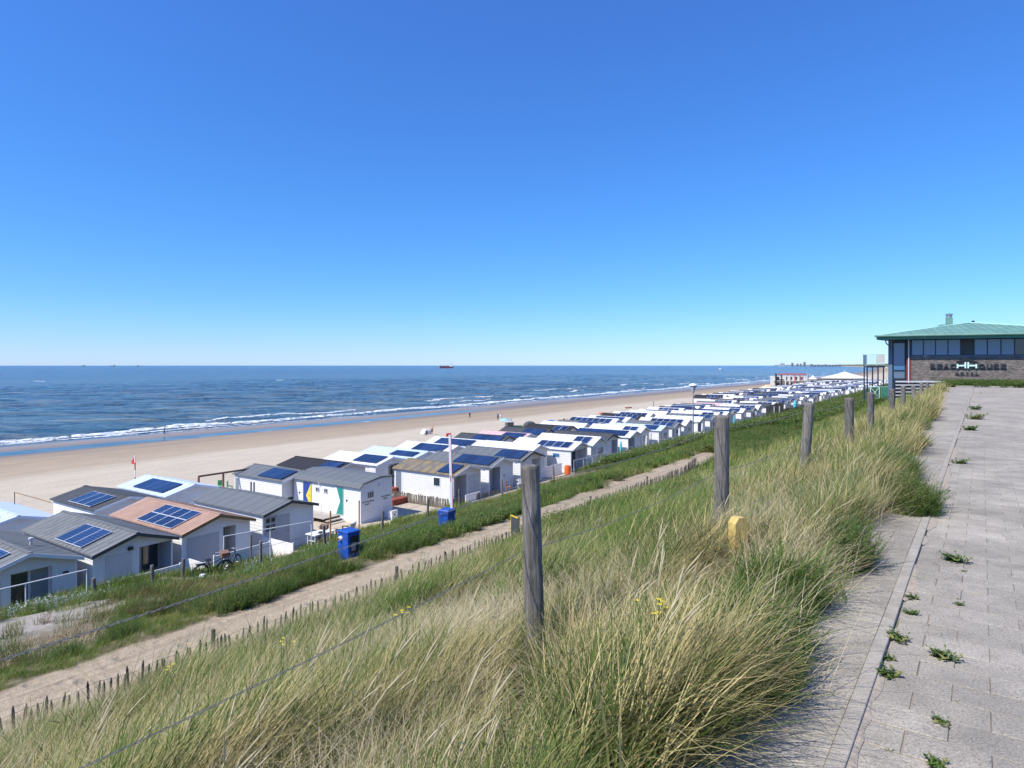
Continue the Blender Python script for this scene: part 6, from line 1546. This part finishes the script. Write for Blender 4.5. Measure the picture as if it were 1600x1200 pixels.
person(hitz(778, 657), R(100), 'cloth_blue', 'cloth_black', 'person in grey-blue top walking beside the person in white', 'walk')
person(hitz(782, 658), R(100), 'cloth_white', 'cloth_white', 'person in white clothes walking on the beach', 'walk')
person(hitz(721.5, 636), R(10), 'cloth_blue', 'cloth_blue', 'person standing ankle-deep at the edge of the surf', 'stand')
person(hitz(799, 668), R(0), 'cloth_red', 'cloth_red', 'person in red standing beyond the green tractor', 'stand')
person(hitz(881, 660), R(240), 'cloth_black', 'skin', 'person sitting left in the trio near the blue tent', 'sit'); person(hitz(886, 661), R(200), 'cloth_red', 'cloth_black', 'person in red sitting beside the blue tent', 'sit')
person(hitz(867, 664), R(220), 'cloth_black', 'cloth_black', 'person in dark clothes crouched right against the blue tent', 'sit')
person(hitz(1058, 609), R(220), 'cloth_white', 'skin', 'tiny figure in white at the far waterline', 'walk')

# ------------------------------------------------------------------ ships and far shore
M['hull'] = mat('dark_hull', (.03, .04, .07), .6, .1, .1); M['hullred'] = mat('red_hull', (.30, .06, .05), .6, .1, .1); M['hazy'] = mat('haze_tinted_concrete', (.45, .50, .56), .9, .05, .05); M['hazydark'] = mat('haze_tinted_steel', (.18, .22, .27), .9, .05, .05)  # hazy, hazydark: pale blue distance haze mixed into the base colour
sh = empty('cargo_ship', Vector((-.1025 * 3900, 3900, 0)), 0, 'red and black cargo ship with white stern house on the horizon', 'ship')
def hull(b, x0, x1, z0, z1, w): b.add([(x0 + 3, -w, z0), (x1 - 3, -w, z0), (x1, -w, z1), (x0, 0, z1), (x0 + 8, -w, z1), (x0 + 3, w, z0), (x1 - 3, w, z0), (x1, w, z1), (x0 + 8, w, z1)], [(0, 1, 2, 4), (0, 4, 3), (5, 8, 7, 6), (5, 3, 8), (0, 3, 5), (1, 6, 7, 2), (4, 2, 7, 8), (3, 4, 8)])
b = MB(); hull(b, -42, 42, -1, 4.5, 7); b.obj('lower_hull', M['hullred'], sh); b = MB(); hull(b, -44, 44, 4.5, 9.5, 7.5); b.obj('hull', M['hull'], sh)
MB().box(20, -6, 9.5, 38, 6, 19).box(24, -5, 19, 34, 5, 23).obj('deck_house', M['white'], sh); MB().box(28, -2, 23, 31, 2, 30).obj('funnel', M['hull'], sh)
for x in (-38, -14, 6): MB().box(x, -1, 9.5, x + 2, 1, 18).obj('mast', M['hull'], sh)
MB().box(-34, -5, 9.5, 16, 5, 12).obj('hatch_deck', M['rust'], sh)
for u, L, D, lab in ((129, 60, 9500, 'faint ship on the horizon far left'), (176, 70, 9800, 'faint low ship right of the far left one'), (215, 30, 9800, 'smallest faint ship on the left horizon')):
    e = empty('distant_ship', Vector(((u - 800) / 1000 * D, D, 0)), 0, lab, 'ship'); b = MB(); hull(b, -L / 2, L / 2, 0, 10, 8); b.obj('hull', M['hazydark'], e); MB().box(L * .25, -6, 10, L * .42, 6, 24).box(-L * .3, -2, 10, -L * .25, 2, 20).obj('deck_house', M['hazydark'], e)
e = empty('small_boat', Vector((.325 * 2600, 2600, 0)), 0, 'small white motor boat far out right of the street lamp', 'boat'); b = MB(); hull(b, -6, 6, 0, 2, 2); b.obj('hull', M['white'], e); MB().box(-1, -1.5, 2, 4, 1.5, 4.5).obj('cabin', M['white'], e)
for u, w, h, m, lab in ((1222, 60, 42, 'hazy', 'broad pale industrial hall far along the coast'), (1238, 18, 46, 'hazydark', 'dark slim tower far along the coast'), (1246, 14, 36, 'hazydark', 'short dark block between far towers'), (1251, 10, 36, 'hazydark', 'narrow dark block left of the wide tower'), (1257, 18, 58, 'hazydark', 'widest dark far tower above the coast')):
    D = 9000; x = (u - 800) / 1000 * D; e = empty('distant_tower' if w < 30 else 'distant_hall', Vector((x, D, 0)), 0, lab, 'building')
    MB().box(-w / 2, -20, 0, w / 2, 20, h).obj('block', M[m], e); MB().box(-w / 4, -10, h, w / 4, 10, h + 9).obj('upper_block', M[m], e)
for i in range(9):
    u = 1268 + i * 5.5; D = 8000; e = empty('distant_house_block', Vector(((u - 800) / 1000 * D, D, 0)), 0, 'low dark town block on the far coast skyline', 'building', 'low town blocks on the far skyline'); MB().box(-14, -10, 0, 14, 10, 24 + hr.uniform(-4, 9)).obj('block', M['hazydark'], e)

# ------------------------------------------------------------------ weeds on the pavement, flowers
def weed_obj(name, me_i, u, v, sc, label, cat='weed', z=None, flat=.7):
    D = 1600 / (v - 571); p = px(u, D); p.z = 14.395 if z is None else z
    me = tufts.objects[KIND['weed'][me_i]].data
    o = link(name, me, None, p, pr.uniform(0, 6)); sc *= .52 if v > 780 else .30; o.scale = (sc, sc, sc * flat); return tag(o, label, cat, 'weeds in the pavement joints')
wl_ = [(1405, 1002, 1.5, 0, 'leafy green weed clump against the kerb, largest of them'), (1387, 1055, 1.3, 1, 'leafy weed against the kerb just below the largest clump'), (1389, 1030, .8, 1, 'small weed wedged between two kerb clumps'), (1420, 958, 1.0, 0, 'small green weed at the kerb above the largest clump'),
       (1424, 935, 1.0, 1, 'pale tuft of weed at the kerb beside the lower grass tuft'), (1434, 905, 1.5, 2, 'thin grass tuft growing from the kerb gap'), (1430, 890, 1.3, 2, 'thin grass tuft just above another at the kerb gap'), (1497, 878, 2.1, 0, 'flat dark weed lying on the upper pavement joint'),
       (1480, 1030, 1.6, 0, 'flat dark weed mat crossing a paver joint'), (1471, 992, 1.6, 2, 'dry grassy weed patch in the middle of the near pavement'), (1472, 1132, .9, 0, 'small upright weed in a joint near the bottom edge'), (1463, 1196, 1.0, 1, 'weed cut off by the bottom edge of the photo'),
       (1477, 1178, .7, 2, 'tiny grass wisp beside a joint near the bottom'), (1498, 945, .7, 1, 'tiny square tuft of weed in a joint on the upper pavement'), (1505, 893, .5, 1, 'tiny weed below the flat dark mat'), (1450, 800, 2.6, 0, 'leafy weed at the kerb by the bend'), (1487, 742, 3.0, 2, 'grassy weed at the kerb in mid distance'),
       (1497, 724, 4.4, 0, 'green weed at the kerb farther along'), (1521, 655, 9.5, 0, 'big leafy weed at the kerb, far half'), (1524, 640, 8, 1, 'big weed just beyond the leafy one at the kerb'), (1533, 615, 11, 2, 'tall grass tuft at the far end of the kerb'), (1516, 672, 7, 1, 'low weed below the big leafy kerb weed')]
for u, v, sc, k, lab in wl_: weed_obj('weed', k, u, v, sc, lab)
# fine joint weeds nobody could count
jw = MB()
for k in range(420):
    i = pr.randint(8, 150); s0 = i * PS - .003; t0 = .2 - pr.random() ** 1.5 * (1.2 + s0 * .1)
    if pr.random() < .35: t0 = .285 - round((.285 - t0) / (PT / 2)) * (PT / 2) ; s0 += pr.random() * PS
    for b_ in range(5):
        x, y = s0 + pr.gauss(0, .012), t0 + pr.gauss(0, .025); h = pr.uniform(.008, .03); a = pr.uniform(0, 6.3); r0 = .006
        jw.add([(x - r0, y, 14.392), (x + r0, y, 14.392), (x + h * math.cos(a), y + h * math.sin(a), 14.392 + h)], [(0, 1, 2)])
o = jw.obj('joint_moss', mat('joint_moss_green', (.10, .12, .04), .9, .5, 30), None, PL, TP); tag(o, 'fine dry moss and seedlings in the pavement joints', 'moss', kind='stuff')
# blown sand along the foot of the kerb
M['drift'] = mat('blown_sand', (.36, .305, .235), .95, .25, 40, bump=.3)
dm = MB(); ss = np.arange(1.0, 50, .06); wd = np.clip((fbm(n1, ss * 1.1, ss * 0 + 3, 4) - .42) * .26 + (fbm(n2, ss * 6, ss * 0 + 9, 2) - .5) * .045, 0, .07)
for i in range(len(ss) - 1):
    if wd[i] < .012 or wd[i + 1] < .012: continue
    a, c = float(wd[i]), float(wd[i + 1]); x0, x1 = float(ss[i]), float(ss[i + 1])
    dm.add([(x0, .2985, 14.412), (x1, .2985, 14.412), (x1, .2985 - c * .6, 14.408), (x0, .2985 - a * .6, 14.408), (x1, .2985 - c, 14.4025), (x0, .2985 - a, 14.4025)], [(0, 3, 2, 1), (3, 5, 4, 2)])
tag(dm.obj('sand_drift', M['drift'], None, PL, TP), 'thin drifts of blown sand along the foot of the kerb', 'sand', kind='stuff')
M['petal'] = mat('yellow_petals', (.75, .62, .02), .6, .08, 20)
def flower(u, D, hh, n, label):
    p = G(u, D); e = empty('yellow_wildflower', p, 0, label, 'flower'); rgf = random.Random(u); ps = []
    b = MB(); c = MB()
    for i in range(n):
        x, y = rgf.gauss(0, .035), rgf.gauss(0, .035); z = hh + rgf.uniform(-.05, .03); b.tube([(0, 0, 0), (x * .6, y * .6, z * .6), (x, y, z)], .0018, 3)
        for q in range(5):
            a = q * 1.257; c.add([(x, y, z), (x + .011 * math.cos(a - .4), y + .011 * math.sin(a - .4), z + .005), (x + .016 * math.cos(a), y + .016 * math.sin(a), z + .002), (x + .011 * math.cos(a + .4), y + .011 * math.sin(a + .4), z + .005)], [(0, 1, 2, 3)])
    b.obj('stem', M['herb'], e); c.obj('blossom', M['petal'], e)
for u, D, hh, n, lab in ((629, 4.4, .62, 5, 'small yellow wildflower left of the nearest post'), (445, 4.9, .66, 4, 'small yellow wildflower in the lower left grass'), (1022, 3.1, .60, 7, 'bright yellow wildflower near the bottom edge'), (1395, 11.5, .55, 14, 'spray of yellow wildflowers in the herbs beside the slabs'), (262, 5.2, .7, 3, 'yellow wildflower at the far lower left')): flower(u, D, hh, n, lab)
